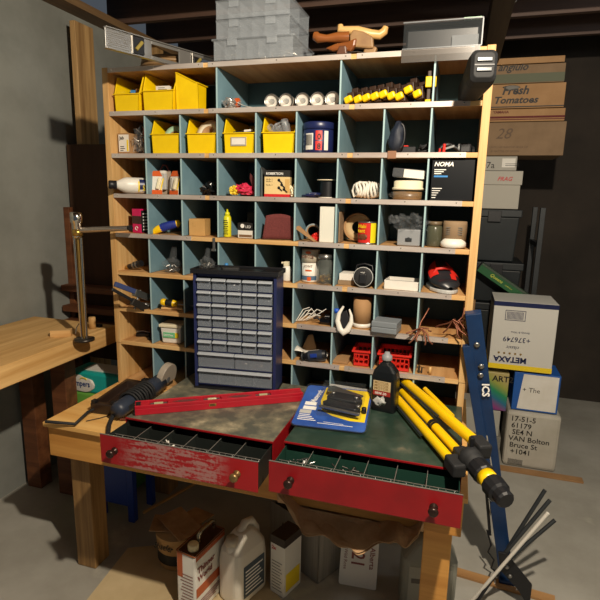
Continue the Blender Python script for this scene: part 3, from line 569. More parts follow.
part('bottle_body', G().lathe([(0, 0), (.014, 0), (.014, .04), (0, .042)], 14), WPLAS, t); part('cap', G().lathe([(0, .04), (.009, .04), (.007, .056), (0, .058)], 12), SKYB, t)
t = thing('white_bottle', 'white spray bottle standing right of the parts cabinet top in the fifth row', 'bottle', (ax_(287, 266, .05), .05, zE))
part('bottle_body', G().lathe([(0, 0), (.019, 0), (.02, .004), (.02, .05), (.013, .062), (0, .062)], 18), WPLAS, t); part('spray_head', G().box(-.012, .01, -.012, .012, .062, .08).box(-.024, -.012, -.006, .006, .07, .078), CREAM, t, .002)
# pot + jar
t = thing('paint_pot', 'white plastic pot with orange and blue print in the fifth row', 'pot', (ax_(309.5, 280, .07), .08, zE))
part('pot_body', G().lathe([(0, 0), (.034, 0), (.036, .003), (.036, .08), (0, .08)], 28), WPLAS, t); part('lid', G().lathe([(0, .081), (.038, .081), (.038, .13), (.035, .134), (0, .134)], 28), mat('pot_cream', '#cfc3ac', .6), t)
part('orange_print', curved(.0364, -20, 25, .045, .052), ORANGE, t); part('blue_print', curved(.0364, -70, 60, .008, .026), mat('slate_blue', '#4d6a85', .5), t); part('orange_spot', curved(.0367, -5, 20, .006, .022), ORANGE, t)
part('lettering', G().text('cetta', .026, T((-.028, -.0388, .1)) @ RX(90), bold=.01).text('JOINT', .014, T((-.018, -.0372, .062)) @ RX(90)), mat('umber_ink', '#6a4030', .6), t); part('orange_logo', G().blob((0, -.039, .123), (.012, .001, .006), 0, 1, 1, 12, 6), ORANGE, t)
def jar(name, label, loc, r, h):
    t = thing(name, label, 'jar', loc)
    part('glass', G().lathe([(0, 0), (r, 0), (r*1.03, .004), (r*1.03, h*.74), (r*.82, h*.85), (r*.82, h), (r*.77, h), (r*.77, h*.84), (r*.95, h*.72), (r*.95, .006), (0, .006)], 28, caps=False), GLASS, t)
    part('lid', G().lathe([(0, h), (r*.9, h), (r*.92, h-.014), (r*.86, h-.014), (r*.86, h), (r*.9, h+.002), (0, h+.002)], 28, caps=False), STEEL, t)
    g = G(); rd = random.Random(5)
    for i in range(46):
        p = Vector((rd.gauss(0, r*.35), rd.gauss(0, r*.35), .012+rd.random()*h*.18)); d = Vector((rd.uniform(-1, 1), rd.uniform(-1, 1), rd.uniform(-1, 1))).normalized()*.008
        if Vector((p.x, p.y)).length < r*.7: g.cyl(p-d, p+d, .003, n=6)
    part('screws', g, GOLD, t, kind='stuff'); return t
jar('glass_jar', 'glass mason jar with brass screws at the bottom in the fifth row', (ax_(324.5, 282, .035), .04, zE), .034, .118)
t = thing('white_packet', 'flat white carton lying beside the round black speaker', 'box', (ax_(346, 275, .04), .05, zE)); part('carton', G().box(-.03, .03, 0, .08, .018, .045), WHITE, t, .001); part('tray_under', G().box(-.034, .034, -.004, .084, 0, .0178), mat('dull_tan', '#8a7458', .7), t)
t = thing('round_speaker', 'round black ridged speaker with handle in the fifth row', 'speaker', (ax_(363.5, 278, .02), .03, zE+.040), rot=(R(84), 0, R(0)))
part('drum', G().lathe([(0, -.03), (.036, -.03), (.04, -.024), (.04, .018), (.036, .024), (.028, .026), (0, .024)], 32), BLACKR, t, .001)
part('face_block', G().box(-.014, .014, -.026, .012, .024, .034), BLACK, t, .003); part('bezel', G().tube([(.038*math.cos(i*.314), .038*math.sin(i*.314), .02) for i in range(20)], .0022, 6, True), LGREY, t)
part('handle', G().tube([(-.034, .024, 0), (-.03, .045, 0), (0, .052, 0), (.03, .045, 0), (.034, .024, 0)], .004, 8), BLACK, t); part('lettering', G().text('sony', .009, T((-.01, .016, .0265))), INKW, t)
t = thing('open_tray_box', 'shallow open white carton with black inside in the fifth row', 'box', (ax_(401, 285, .012), .012, zE), -4)
g = G().box(-.066, .066, 0, .002, 0, .036).box(-.066, .066, .1, .102, 0, .036).box(-.066, -.064, 0, .102, 0, .036).box(.064, .066, 0, .102, 0, .036).box(-.066, .066, 0, .102, 0, .002)
part('carton', g, WHITE, t); part('black_lining', G().box(-.063, .063, .0025, .099, .003, .022), BLACK, t)
# shoe
t = thing('cycling_shoe', 'black and red athletic shoe lying toe forward in the fifth row right cell', 'shoe', (ax_(447, 288, .05), .035, zE), 20); t.scale = (1.35, 1.12, 1.2)
def shoe(u, v):
    a = 2*math.pi*v; L = .21; y = -.035+L*u
    wdt = .036*(math.sin(math.pi*min(1, u*1.15+.09)))**.45 if u < .8 else .03*math.sqrt(max(0, (1-u)/.2))**.8*.95+.002
    hgt = .030+.055*min(1, max(0, (u-.18)/.5)); 
    if u < .12: s = math.sqrt(max(0, 1-((.12-u)/.12)**2)); wdt *= .3+.7*s; hgt *= .35+.65*s
    x = wdt*math.cos(a)*1.15; z = hgt*.5+hgt*.5*math.sin(a)+.012
    return (x, y, max(.013, z))
g = G().sheet(28, 24, shoe); part('upper', g, mat('shoe_black', '#24262a', .35), t)
g = G()
for (u0, u1, v0, v1) in ((.3, .62, .02, .18), (.3, .62, .32, .46), (.16, .3, .13, .2)):
    g.sheet(8, 6, lambda u, v: tuple(c*(1.04 if i != 1 else 1) for i, c in enumerate(shoe(u0+(u1-u0)*u, v0+(v1-v0)*v))))
part('red_panels', g, mat('shoe_red', '#c8261c', .45), t)
sp = [(.0415*math.cos(a)*(1 if math.sin(a) < 0 else .85), .06+(.098 if math.sin(a) < 0 else .11)*math.sin(a)) for a in [i*math.pi/12 for i in range(24)]]
part('sole', G().prism(sp, .0005, .0125, 'z'), LGREY, t, .003)
part('strap', G().tube([(-.036, .05, .04), (-.02, .045, .07), (0, .04, .074), (.02, .045, .07), (.036, .05, .04)], .006, 6), MC['shoe_red'], t)
# ------------------------------------------------------------------ row F
zF = FZ[5]
p0 = at(118, 285, 'y', -.10); p1 = at(150, 297, 'y', .04)
def ptool(name, label, a, b, r, m, m2, g2=None):
    a = Vector(a); b = Vector(b); t = thing(name, label, 'clamp', a, rot=(b-a).to_track_quat('X', 'Z').to_euler()); L = (b-a).length
    part('bar', G().box(0, L*.75, -r*.7, r*.7, -r, r), m, t, .002); part('jaw', G().box(L*.55, L*.98, -.012, .012, -.02, .012).cyl((L*.7, 0, -.03), (L*.7, 0, .014), .006, n=8), m2, t, .002); return t
ptool('bar_clamp', 'clamp with a slate blue bar poking out of the sixth row left cell, upper one', at(115, 284, 'y', -.11), at(149, 297, 'y', .06), .011, mat('slate_bar', '#3c4a78', .4), STEEL)
ptool('bar_clamp', 'clamp with a black bar poking out of the sixth row left cell, lower one', at(112, 289, 'y', -.12), at(148, 309, 'y', .02), .007, BLACK, DKSTEEL)
tangle('wrench_pile', 'pile of small steel tool jaws at the edge of the sixth row left cell', 'tools', (ax_(144, 308, .02), .03, zF), 20, .026, .016, STEEL, .005, 9)
t = thing('screwdriver', 'screwdriver with black and yellow handle lying in the sixth row', 'screwdriver', (ax_(161, 296, .02), .02, zF+.036), rot=(0, R(5), R(10)))
part('handle', G().lathe([(0, 0), (.012, .001), (.0155, .008), (.0145, .03), (.017, .05), (.012, .068), (.007, .074), (0, .074)], 16, RY(90)), BLACK, t); part('yellow_cap', G().lathe([(0, -.001), (.0125, -.001), (.016, .007), (.0155, .022), (0, .022)], 16, RY(90)), YTRI, t); part('yellow_collar', G().lathe([(.0165, .055), (.0125, .069), (.0075, .076), (0, .076)], 16, RY(90)), YTRI, t); part('shaft', G().cyl((.07, 0, 0), (.15, 0, 0), .003, n=8), STEEL, t)
boxthing('wood_offcut', 'light wood panel lying flat under the screwdriver in the sixth row', 'board', cx(1, .2), cx(1, .8), .03, .17, zF+.0008, zF+.012, PINE_X, 8)
# sticks
t = thing('zip_tie_bundle', 'fan of thin white cable ties in the sixth row right of the cabinet', 'cable ties', (ax_(297, 322, .03), .03, zF))
for i in range(7): part('cable_tie', G().tube([(-.004+.006*i, .01*i*.4, .004), (.02+.012*i, .02, .03+.03*math.sin(i*1.3+1)**2), (.045+.012*i, .03, .04+.02*math.cos(i))], .0018, 5), WPLAS, t)
t = thing('black_cable_gland', 'lump of glossy black hose fittings beside the white cable ties', 'fitting', (ax_(325, 320, .03), .035, zF)); part('fitting_body', G().cyl((-.02, 0, .014), (.022, 0, .014), .014, .018).cyl((-.004, 0, .03), (.02, .01, .03), .012), BLKG, t); part('stem', G().tube([(-.02, 0, .014), (-.035, .0, .025), (-.05, .0, .02)], .005, 8), BLACK, t)
t = thing('dropper_bottle', 'small clear bottle with a blue cap standing against a divider in the sixth row', 'bottle', (ax_(336, 322, .015), .022, zF)); part('bottle_body', G().lathe([(0, 0), (.0105, 0), (.0105, .052), (.007, .058), (0, .058)], 16), FROST, t); part('cap', G().lathe([(0, .056), (.0105, .056), (.0105, .072), (0, .074)], 16), mat('cap_blue', '#1d55c4', .4), t)
g = G(); pts = [(.004*math.sin(i*.3), 0, 0) for i in range(2)]
a_ = [(-.006, .105), (-.022, .075), (-.026, .045), (-.014, .012), (.002, 0), (.018, .012), (.03, .045), (.028, .07), (.018, .095)]
t = thing('white_visor', 'white curved plastic guard hanging over the edge of the sixth row', 'guard', (ax_(344.5, 325, -.0), -.024, zF-.012), rot=(R(-12), 0, 0))
vs = []; 
g.tube([(x, 0, z) for x, z in a_], [.004, .008, .010, .012, .014, .013, .009, .006, .003], 10, M=SC(1, .6, 1)); part('shell', g, WPLAS, t); part('dark_inner', G().prism([(-.012, .08), (-.016, .045), (-.006, .02), (.004, .014), (.016, .03), (.018, .06), (.006, .09)], .004, .008, 'y'), BLACK, t, .001)
t = thing('cardboard_tube', 'short brown cardboard tube on a white base in the sixth row', 'tube', (ax_(361.5, 320, .045), .055, zF)); part('tube_wall', G().lathe([(0, .01), (.037, .01), (.037, .118), (.033, .118), (.033, .02), (0, .02)], 28, caps=False), CARD, t); part('white_base', G().lathe([(0, 0), (.034, 0), (.038, .004), (.0385, .018), (0, .018)], 28), WPLAS, t)
t = thing('grey_case', 'flat grey plastic case lying over the edge of the sixth row', 'case', (ax_(384, 332, -.02), -.035, zF+.003), -6); part('case_body', G().box(-.05, .05, 0, .09, 0, .022), mat('mid_grey', '#7d848a', .45), t, .003); part('case_lid', G().box(-.05, .05, 0, .09, .0225, .045), mat('mid_grey'  , '#7d848a'), t, .003)
# copper wire bundles
def wires(label, base, dirs, seed, L=.1):
    t = thing('copper_wire_bundle', label, 'wire', base, group='frayed copper wire bundles'); rd = random.Random(seed)
    for i, d in enumerate(dirs):
        d = Vector(d); s = Vector((rd.uniform(-.012, .012), rd.uniform(-.004, .008), rd.uniform(-.006, .006)))
        pts = [s, s+d*.4+Vector((rd.uniform(-.01, .01), 0, rd.uniform(-.006, .012))), s+d*.75+Vector((rd.uniform(-.008, .008), -.006, 0)), s+d]
        part('wire', G().tube(pts, .0031, 7), COPW, t)
    return t
wires('spray of bent copper wires poking out beside the divider in the sixth row', (ax_(421, 325, -.005), -.018, zF+.03), [(.03, .05, .075), (-.05, -.02, -.03), (-.03, -.03, -.048), (.015, -.03, -.05), (.04, -.02, -.05), (-.05, -.03, -.02), (.03, .0, -.01), (-.01, -.03, -.04)], 4)
wires('long copper wires hanging from the right end of the sixth row', (ax_(456, 312, -.01), -.02, zF+.075), [(.03, -.02, -.06), (.06, -.02, -.075), (.075, -.02, -.06), (.08, -.02, -.085), (-.03, .0, -.05), (-.07, .03, -.045), (.06, -.02, .02), (.02, .02, .05), (.085, -.02, -.07)], 8)
g = G().prism([(0, 0), (.25, 0), (.255, .012), (.01, .012)], 0, .0015, 'z'); 
g = G().tube([(ax_(421, 270, 0)-.0, -.014, zE-.03), (ax_(430, 300, 0), -.014, zE-.035), (ax_(466, 303, 0), -.014, zE-.035)], .003)
# ------------------------------------------------------------------ row G
zG = FZ[6]
t = thing('pocket_knife', 'folded black tool lying in the seventh row left cell', 'tool', (ax_(142, 334, .08), .09, zG), 20); part('body', G().prism(rrect(-.035, .035, -.012, .012, .008), 0, .016, 'z'), BLKG, t, .002); part('clip', G().tube([(-.03, -.013, .017), (-.034, -.005, .024), (0, 0, .026), (.03, 0, .018)], .002, 6), CHROME, t)
single('rubber_bung', G().lathe([(0, 0), (.009, 0), (.012, .004), (.01, .012), (0, .013)], 14), BLACK, 'tiny black knob beside the white tub in the seventh row', 'bung', (ax_(150, 338, .05), .05, zG))
t = thing('spackle_tub', 'white lidded tub with a green and yellow label in the seventh row', 'tub', (ax_(172.5, 342, .04), .03, zG), 6)
vs = [(-.044, 0, 0), (.044, 0, 0), (.044, .08, 0), (-.044, .08, 0), (-.05, -.006, .075), (.05, -.006, .075), (.05, .088, .075), (-.05, .088, .075)]
part('tub_body', G().add(vs, [(0,3,2,1),(4,5,6,7),(0,1,5,4),(1,2,6,5),(2,3,7,6),(3,0,4,7)]), WPLAS, t, .006); part('lid', G().box(-.056, .056, -.012, .093, .0755, .09), CREAM, t, .004)
part('green_label', G().box(-.036, .022, -.0068, -.0045, .028, .052), mat('mint_green', '#6fc08a', .5), t); part('yellow_label', G().box(.022, .038, -.0068, -.0045, .028, .052), YCARD, t); part('lettering', G().text('DRYDex', .013, FR(-.034, -.0072, .036), bold=.02), INKW, t)
boxthing('brown_box', 'small brown box between the white tub and the parts cabinet', 'box', cx(2, .06), cx(2, .42), .06, .14, zG, zG+.055, CARDD)
t = thing('rotary_tool', 'blue and black motor tool lying on white paper in the seventh row', 'tool', (ax_(312, 358, .02), .005, zG+.024), rot=(0, R(-12), R(-6)))
part('motor_body', G().cyl((-.01, 0, 0), (.05, .01, 0), .022, .021), mat('tool_slate', '#2c3340', .4), t); part('nose', G().cyl((-.036, 0, 0), (-.01, 0, 0), .012, .02), BLACK, t); part('ring', G().tube([(-.036, .017*math.cos(i*.393), .017*math.sin(i*.393)) for i in range(16)], .004, 6, True), DGREY, t)
part('blue_badge', G().box(.005, .035, -.0225, -.0205, -.002, .014), BLUE, t, .001); part('end_cap', G().cyl((.05, .01, 0), (.062, .012, 0), .021, .018), BLACK, t)
single('paper_sheet', G().sheet(10, 8, lambda u, v: (-.07+.14*u, .02+.09*v, .002+.05*max(0, .5-u)**1.2+.012*math.sin(6*u+4*v)+.012)), WHITE, 'crumpled white paper under the blue motor tool', 'paper', (ax_(310, 360, .02), -.005, zG), solid=.001)
single('cardboard_flap', G().prism([(-.03, 0), (.05, 0), (.02, .085), (.0, .08)], 0, .002, 'y'), CARD, 'folded tan cardboard flap leaning behind the motor tool', 'cardboard', (ax_(306, 355, .1), .11, zG), 0, rot=(R(-14), 0, 0))
def basket(label, x, y, w, d, h, rz=0):
    t = thing('plastic_basket', label, 'basket', (x, y, zG+.0005), rz, 'red slotted plastic baskets in the seventh row'); g = G(); a = w/2; b = a-.008
    for (p, q) in (((-b, 0), (b, 0)), ((b, 0), (b, d)), ((b, d), (-b, d)), ((-b, d), (-b, 0))):
        L = math.hypot(q[0]-p[0], q[1]-p[1]); ang = math.degrees(math.atan2(q[1]-p[1], q[0]-p[0])); M = T((p[0], p[1], 0)) @ RZ(ang)
        g.box(0, L, 0, .002, 0, h*.2, M=M).box(0, L, 0, .002, h*.78, h, M=M); k = max(3, int(L/.016))
        for i in range(k+1): g.box(i*(L-.004)/k, i*(L-.004)/k+.004, 0, .002, h*.2, h*.78, M=M)
        g.box(0, L, 0, .002, h*.46, h*.54, M=M)
    g.box(-b, b, 0, d, 0, .002); part('basket_body', g, REDP, t)
    part('rim', G().box(-a, a, -.007, .003, h-.002, h+.005).box(-a, a, d-.003, d+.007, h-.002, h+.005).box(-a, -b+.003, .003, d-.003, h-.002, h+.005).box(b-.003, a, .003, d-.003, h-.002, h+.005), REDP, t, .001); return t
basket('smaller red plastic basket beside the divider in the seventh row', ax_(361, 363, .02), .02, .078, .12, .06, 3)
basket('larger red plastic basket right of the divider in the seventh row', ax_(394, 365, .02), .012, .135, .14, .062, 2)
boxthing('cardboard_piece', 'plain tan cardboard lying left of the smaller red basket', 'cardboard', ax_(333, 363, .03), ax_(348, 363, .03), .02, .15, zG+.0005, zG+.010, CARD, 0)
single('small_clip', G().box(-.004, .004, 0, .01, 0, .028).box(.008, .014, 0, .01, 0, .022), DKSTEEL, 'pair of tiny steel clips standing in the seventh row right cell', 'clip', (ax_(419, 367, .02), .02, zG), bevel=.001)
single('wood_peg', G().lathe([(0, 0), (.006, 0), (.006, .03), (0, .03)], 12), TANW, 'small tan wooden peg in the seventh row right cell', 'peg', (ax_(430, 371, .02), .02, zG))
# ------------------------------------------------------------------ on top of the shelf
ZT = BZ[0]+.0105
a = at(107, 48, 'z', ZT); b = at(172, 65, 'z', ZT); d = (b-a).to_2d(); ang = math.degrees(math.atan2(d.y, d.x)); L = .62; H = .075
print('LVL', a, b, ang)
t = thing('spirit_level', 'aluminium spirit level lying on top of the shelf, one end sticking out', 'spirit level', (a.x, a.y, ZT+.001), ang)
g = G().box(0, L, 0, .02, 0, .004).box(0, L, 0, .02, H-.004, H)
for x0, x1 in ((0, .11), (.165, .20), (.335, .40), (.52, L)): g.box(x0, x1, .007, .013, .004, H-.004)
for x0, x1 in ((.2, .335), (.40, .52)): g.box(x0, x1, .007, .013, .004, .016).box(x0, x1, .007, .013, H-.016, H-.004)
for i in range(9): g.box(.006, .105, .0055, .007, .010+i*.007, .012+i*.007)
part('level_frame', g, mat('level_alu', '#908e8b', .35, .6), t, .0008)
for x in (.1375, .43):
    part('vial_housing', G().box(x-.026, x+.026, .001, .019, .006, H-.006) if x < .2 else G().box(x-.02, x+.02, .003, .017, .02, H-.02), BLACK, t, .003)
    part('vial', G().cyl((x-.014, -.001, .02), (x+.014, -.001, .052), .007, n=10), mat('vial_fluid', '#8f7f42', .1), t)
    part('chrome_edge', G().box(x-.028, x-.024, -.001, .02, .006, H-.006), CHROME, t)
g = G()
for j in range(4): g.tube([(.13*math.cos(i*.2618)*(1-.03*j), .13*math.sin(i*.2618)*(1-.03*j), .008+.014*j) for i in range(24)], .007, 8, True)
single('hose_coil', g, mat('tan_hose', '#8a6c48', .5), 'coil of tan hose lying on top of the shelf behind the aluminium level', 'hose', (.195, .18, ZT+.011), rot=(R(4), 0, 0))
def organizer(name, label, x, y, z, w, d, h, ncol, lip, seed, rz=0, bits=True):
    t = thing(name, label, 'organizer', (x, y, z), rz, 'clear parts organizers stacked on top of the shelf'); k = .0018
    g = G().box(0, w, 0, d, 0, k).box(0, w, 0, k, k, h).box(0, w, d-k, d, k, h).box(0, k, k, d-k, k, h).box(w-k, w, k, d-k, k, h)
    part('tray_body', g, FROST, t)
    g = G()
    for i in range(1, ncol): g.box(w*i/ncol-.001, w*i/ncol+.001, k, d-k, k, h-.004)
    g.box(k, w-k, d*.5, d*.5+.0015, k, h-.004); part('partitions', g, FROST, t)
    part('lid', G().box(-lip, w+lip, -lip, d+lip, h-.002, h+.006), FROST, t, .002)
    for i in (.25, .75): part('latch', G().box(w*i-.02, w*i+.02, -lip-.004, -lip, h-.022, h+.004), FROST, t, .001)
    if bits:
        g = G(); rd = random.Random(seed)
        for i in range(120):
            p = Vector((rd.uniform(.01, w-.01), rd.uniform(.006, d*.7), .005+rd.random()**2*h*.4)); dd = Vector((rd.uniform(-1, 1), rd.uniform(-1, 1), rd.uniform(-.6, .6))).normalized()*.007; g.cyl(p-dd, p+dd, .0026, n=5)
        part('small_hardware', g, SCREW, t, kind='stuff')
    return t
organizer('parts_organizer', 'lowest of the stacked clear organizers, wider with a lipped lid, full of screws', .498, -.012, ZT+.001, .325, .26, .072, 7, .007, 1)
organizer('parts_organizer', 'middle of the stacked clear organizers on top of the shelf', .506, -.005, ZT+.0805, .30, .25, .062, 6, .002, 2, bits=False)
organizer('parts_organizer', 'topmost of the stacked clear organizers on top of the shelf', .506, -.005, ZT+.1500, .30, .25, .062, 6, .002, 3, bits=False)
t = thing('hand_saw', 'hand saw with a glossy brown turned wooden handle on top of the shelf', 'saw', (ax_(345, 50, .06), .06, ZT+.001), 0)
part('handle', G().tube([(-.108, -.05, .072), (-.10, -.05, .07), (-.09, -.05, .062), (-.06, -.045, .061), (-.02, -.04, .064), (.02, -.03, .064)], [.014, .017, .017, .013, .018, .020], 14), BROWNW, t)
part('handle_grip', G().prism([(-.07, .03), (-.04, .018), (.0, .02), (.03, .012), (.045, .03), (.05, .06), (.02, .05), (-.03, .044)], -.04, -.015, 'y'), BROWNW, t, .007)
part('handle_horn', G().prism([(-.02, -.0), (.02, -.0), (.015, .03), (-.01, .03)], -.06, -.02, 'y'), mat('dark_walnut', '#5a3826', .4), t, .004)
part('blade', G().prism([(-.10, -.03), (.06, -.06), (.24, .2), (.20, .21)], .0, .0015, 'z', M=T((.0, 0, .010)) @ RX(4)), STEEL, t)
t = thing('hand_saw', 'hand saw with a pale tan curved wooden handle lying on the other saw', 'saw', (ax_(362, 45, .09), .115, ZT+.04), 0)
part('handle', G().tube([(-.088, -.02, .09), (-.086, -.02, .072), (-.07, -.02, .07), (-.02, -.02, .064), (.03, -.01, .052), (.06, 0, .05), (.078, 0, .062), (.083, 0, .078)], [.010, .016, .014, .017, .017, .017, .015, .010], 14), TANW, t)
part('handle_block', G().prism([(-.04, .0), (.03, -.01), (.05, -.01), (.045, .03), (.01, .05), (-.03, .06), (-.042, .04)], -.06, -.03, 'y'), mat('olive_wood', '#9b7a50', .5, c2='#846341', scale=12), t, .006)
part('handle_end', G().box(.015, .06, -.05, -.02, -.03, .015, M=RY(18)), MC['olive_wood'], t, .006)
t = thing('black_bag_case', 'black case with a clear plastic lid flap on top of the shelf at the right', 'case', (ax_(403, 48, -.0), -.004, ZT+.001), 0)
w = .262
part('case_body', G().box(.008, w-.008, .02, .20, 0, .070), mat('case_black', '#121316', .35), t, .006)
part('clear_cover', G().box(0, w, 0, .0015, .0, .088).box(0, w, 0, .2, .088, .0895).box(w-.0015, w, .0015, .2, 0, .088), CLEAR, t)
part('cover_edge', G().box(-.002, w+.002, -.003, .0, .086, .090).box(-.002, w+.002, -.003, 0, -.0, .004).box(w-.001, w+.003, -.003, 0, .004, .086), FROST, t)
part('green_strip', G().box(.20, w-.004, .0, .03, .0905, .092), LGREEN, t); part('grey_panel', G().box(.165, w-.01, .008, .012, .004, .04), mat('panel_grey', '#6a6e72', .5), t); part('front_flap', G().box(-.002, w-.002, -.0125, -.0115, -.045, -.002), mat('smoky_film', '#5c5854', .25, alpha=.55), t)
# ------------------------------------------------------------------ workbench
wb = thing('workbench', 'pine workbench carrying the shelf and the two red drawer boxes', 'workbench', (.75, -.05, 0))
X0 = -.75; Y0 = .05
def wl(g): return [(v[0]+X0, v[1]+Y0, v[2]) for v in g.v]
def wpart(name, g, m, bev=0): g.v = wl(g); return part(name, g, m, wb, bev)
BR = 1.56
wpart('worktop', G().box(-.035, BR, -.47, .36, BT-.019, BT), BENCHTOP, .002)
wpart('apron', G().box(-.03, BR-.01, -.45, -.378, BT-.15, BT-.0195), BENCHRIM, .003); wpart('apron', G().box(-.03, BR-.01, .31, .35, BT-.15, BT-.0195), BENCHRIM, .003)
for x0 in (.0, 1.435):
    wpart('leg', G().box(x0, x0+.092, -.3775, -.285, 0.001, BT-.0195), LEGWOOD if x0 < 1 else BENCHRIM, .004); wpart('leg', G().box(x0, x0+.092, .215, .3095, 0.001, BT-.0195), LEGWOOD, .004)
# red drawer boxes
def dbox(label, x0, x1, yf, yd, topm, frontm, traym, knobs, seed):
    t = thing('drawer_box', label, 'drawer box', (x0, yf, BT+.0005), 0, 'red steel boxes each with one open drawer'); w = x1-x0; dep = -.012-yf; h = .108; k = .002
    part('shell', G().box(0, w, 0, dep, 0, k).box(0, k, 0, dep, k, h-k).box(w-k, w, 0, dep, k, h-k).box(k, w-k, dep-k, dep, k, h-k).box(0, w, -.001, .003, h-.006, h), RED, t, .0006)
    part('top_sheet', G().box(.001, w-.001, .003, dep, h-k, h+.0003), topm, t, .0005)
    yo = yd-yf; df = .093
    dr = part('drawer', G().box(.006, w-.006, yo+.003, dep-.06, .004, .006).box(.006, .008, yo+.003, dep-.06, .006, .092).box(w-.008, w-.006, yo+.003, dep-.06, .006, .092).box(.008, w-.008, dep-.062, dep-.06, .006, .092), traym, t)
    fp = part('drawer_front', G().box(-.002, w+.002, 0, .003, 0, .101), frontm, dr, .0008); fp.location = (0, yo, .006)
    part('top_edge', G().box(-.002, w+.002, yo-.0006, yo+.0036, .1072, .1085), mat('worn_edge', '#8f8a84', .4, .5), dr)
    g = G(); n = 6
    for i in range(1, n): g.box(.008+(w-.016)*i/n-.0008, .008+(w-.016)*i/n+.0008, yo+.004, dep-.064, .006, .084)
    for y in (.062, .13, .2, .28, .36):
        if yo+y < dep-.07: g.box(.009, w-.009, yo+y, yo+y+.0015, .006, .08)
    part('partitions', g, traym, dr)
    e = G()
    for i in range(1, n): e.box(.008+(w-.016)*i/n-.001, .008+(w-.016)*i/n+.001, yo+.004, dep-.064, .0842, .0852)
    e.box(.009, w-.009, yo+.0618, yo+.0638, .0802, .0812); part('partition_edges', e, mat('worn_edge', '#8f8a84', .4, .5), dr)
    g = G()
    for i in range(n*2): 
        xx = .008+(w-.016)*(i+.5)/(2*n); g.tube([(xx-.012, yo+.061, .05), (xx-.012, yo+.058, .082), (xx+.012, yo+.058, .082), (xx+.012, yo+.061, .05)], .0008, 4)
    part('wire_label_frames', g, STEEL, dr)
    for i, (kx, m) in enumerate(knobs):
        kb = part('knob', G().lathe([(0, 0), (.012, 0), (.012, .003), (.007, .007), (.006, .014), (.012, .019), (.0145, .026), (.012, .032), (.006, .034), (0, .034)], 20, T((kx-x0, yo, .057)) @ RX(90)), m, dr)
    return t
KD = mat('dark_knob', '#3a2a25', .3, .6); KB = mat('brass_knob', '#8a7148', .35, .7)
TRB = mat('black_tray', '#232725', .35, bump=.05); TRG = mat('green_tray', '#203f35', .35, bump=.05)
db1 = dbox('left red steel box with scuffed open drawer and brass right knob', .39, .947, -.525, -.66, GDUST, SCUFF, TRB, ((.444, KD), (.881, KB)), 1)
db2 = dbox('right red steel box with plain red open drawer under the yellow tripod', .978, 1.534, -.507, -.64, GTOP, RED, TRG, ((1.046, KD), (1.462, KD)), 2)
def heap(label, x, y, z, n, r, m, seed, name='screw_heap'):
    g = G(); rd = random.Random(seed)
    for i in range(n):
        p = Vector((rd.gauss(0, r[0]), rd.gauss(0, r[1]), .003+rd.random()*r[2])); d = Vector((rd.uniform(-1, 1), rd.uniform(-1, 1), rd.uniform(-.5, .5))).normalized()*.009; p.z = max(p.z, .007); g.cyl(p-d, p+d, .0028, .0022, 6)
    single(name, g, m, label, 'screws', (x, y, z), kind='stuff')
heap('loose white anchors heaped in the scuffed left drawer', .63, -.61, BT+.055, 26, (.022, .012, .02), WPLAS, 2, 'wall_anchors')
heap('loose silver screws in the first compartments of the right drawer', 1.065, -.54, BT+.045, 34, (.03, .012, .02), STEEL, 3)
heap('short dark bolts in the middle compartment of the right drawer', 1.20, -.54, BT+.045, 22, (.024, .01, .025), DKSTEEL, 4, 'bolt_heap')
heap('long steel nails in the right end compartments of the open right drawer', 1.40, -.6, BT+.03, 24, (.05, .01, .02), STEEL, 6, 'nail_heap')
# red level
a = at(135, 416, 'z', BT+.109); b = at(296, 402, 'z', BT+.109); d = (b-a).to_2d(); ang = math.degrees(math.atan2(d.y, d.x)); L = d.length+.03
t = thing('spirit_level', 'red spirit level lying across both drawer boxes', 'spirit level', (a.x, a.y, BT+.1095), ang)
g = G(); H = .036; D = .052
g.box(0, L, 0, D, 0, .024); g.box(0, L, 0, .006, .024, H).box(0, L, D-.006, D, .024, H)
for x0, x1 in ((0, .05), (.115, .24), (.31, .44), (.50, L)): g.box(x0, x1, .006, D-.006, .024, H-.004)
part('level_frame', g, REDL, t, .0015)
for x in (.0825, .275, .47):
    part('vial_window', G().box(x-.03, x+.03, .008, D-.008, .0242, .0265), mat('window_grey', '#4f4a48', .3), t, .001); part('vial', G().cyl((x-.016, D/2, .029), (x+.016, D/2, .029), .006, n=12), mat('vial_red', '#a39c7a', .1), t)
part('end_cap', G().box(-.004, 0, .001, D-.001, .001, H-.001), BLACK, t, .001); part('end_cap', G().box(.004, .02, .008, D-.008, H-.004, H-.001), BLACK, t)
for x0, x1 in ((.13, .23), (.33, .43)):
    part('slot', G().prism([(x0, D/2), (x0+.03, D/2-.011), (x1-.03, D/2-.011), (x1, D/2), (x1-.03, D/2+.009), (x0+.03, D/2+.009)], H-.0039, H-.0034, 'z'), MAROON, t)
part('gold_label', G().box(.262, .288, -.0008, -.0001, .012, .022), GOLD, t); part('lettering', G().box(.265, .285, -.0012, -.0008, .014, .016).box(.265, .282, -.0012, -.0008, .018, .020), INK, t)
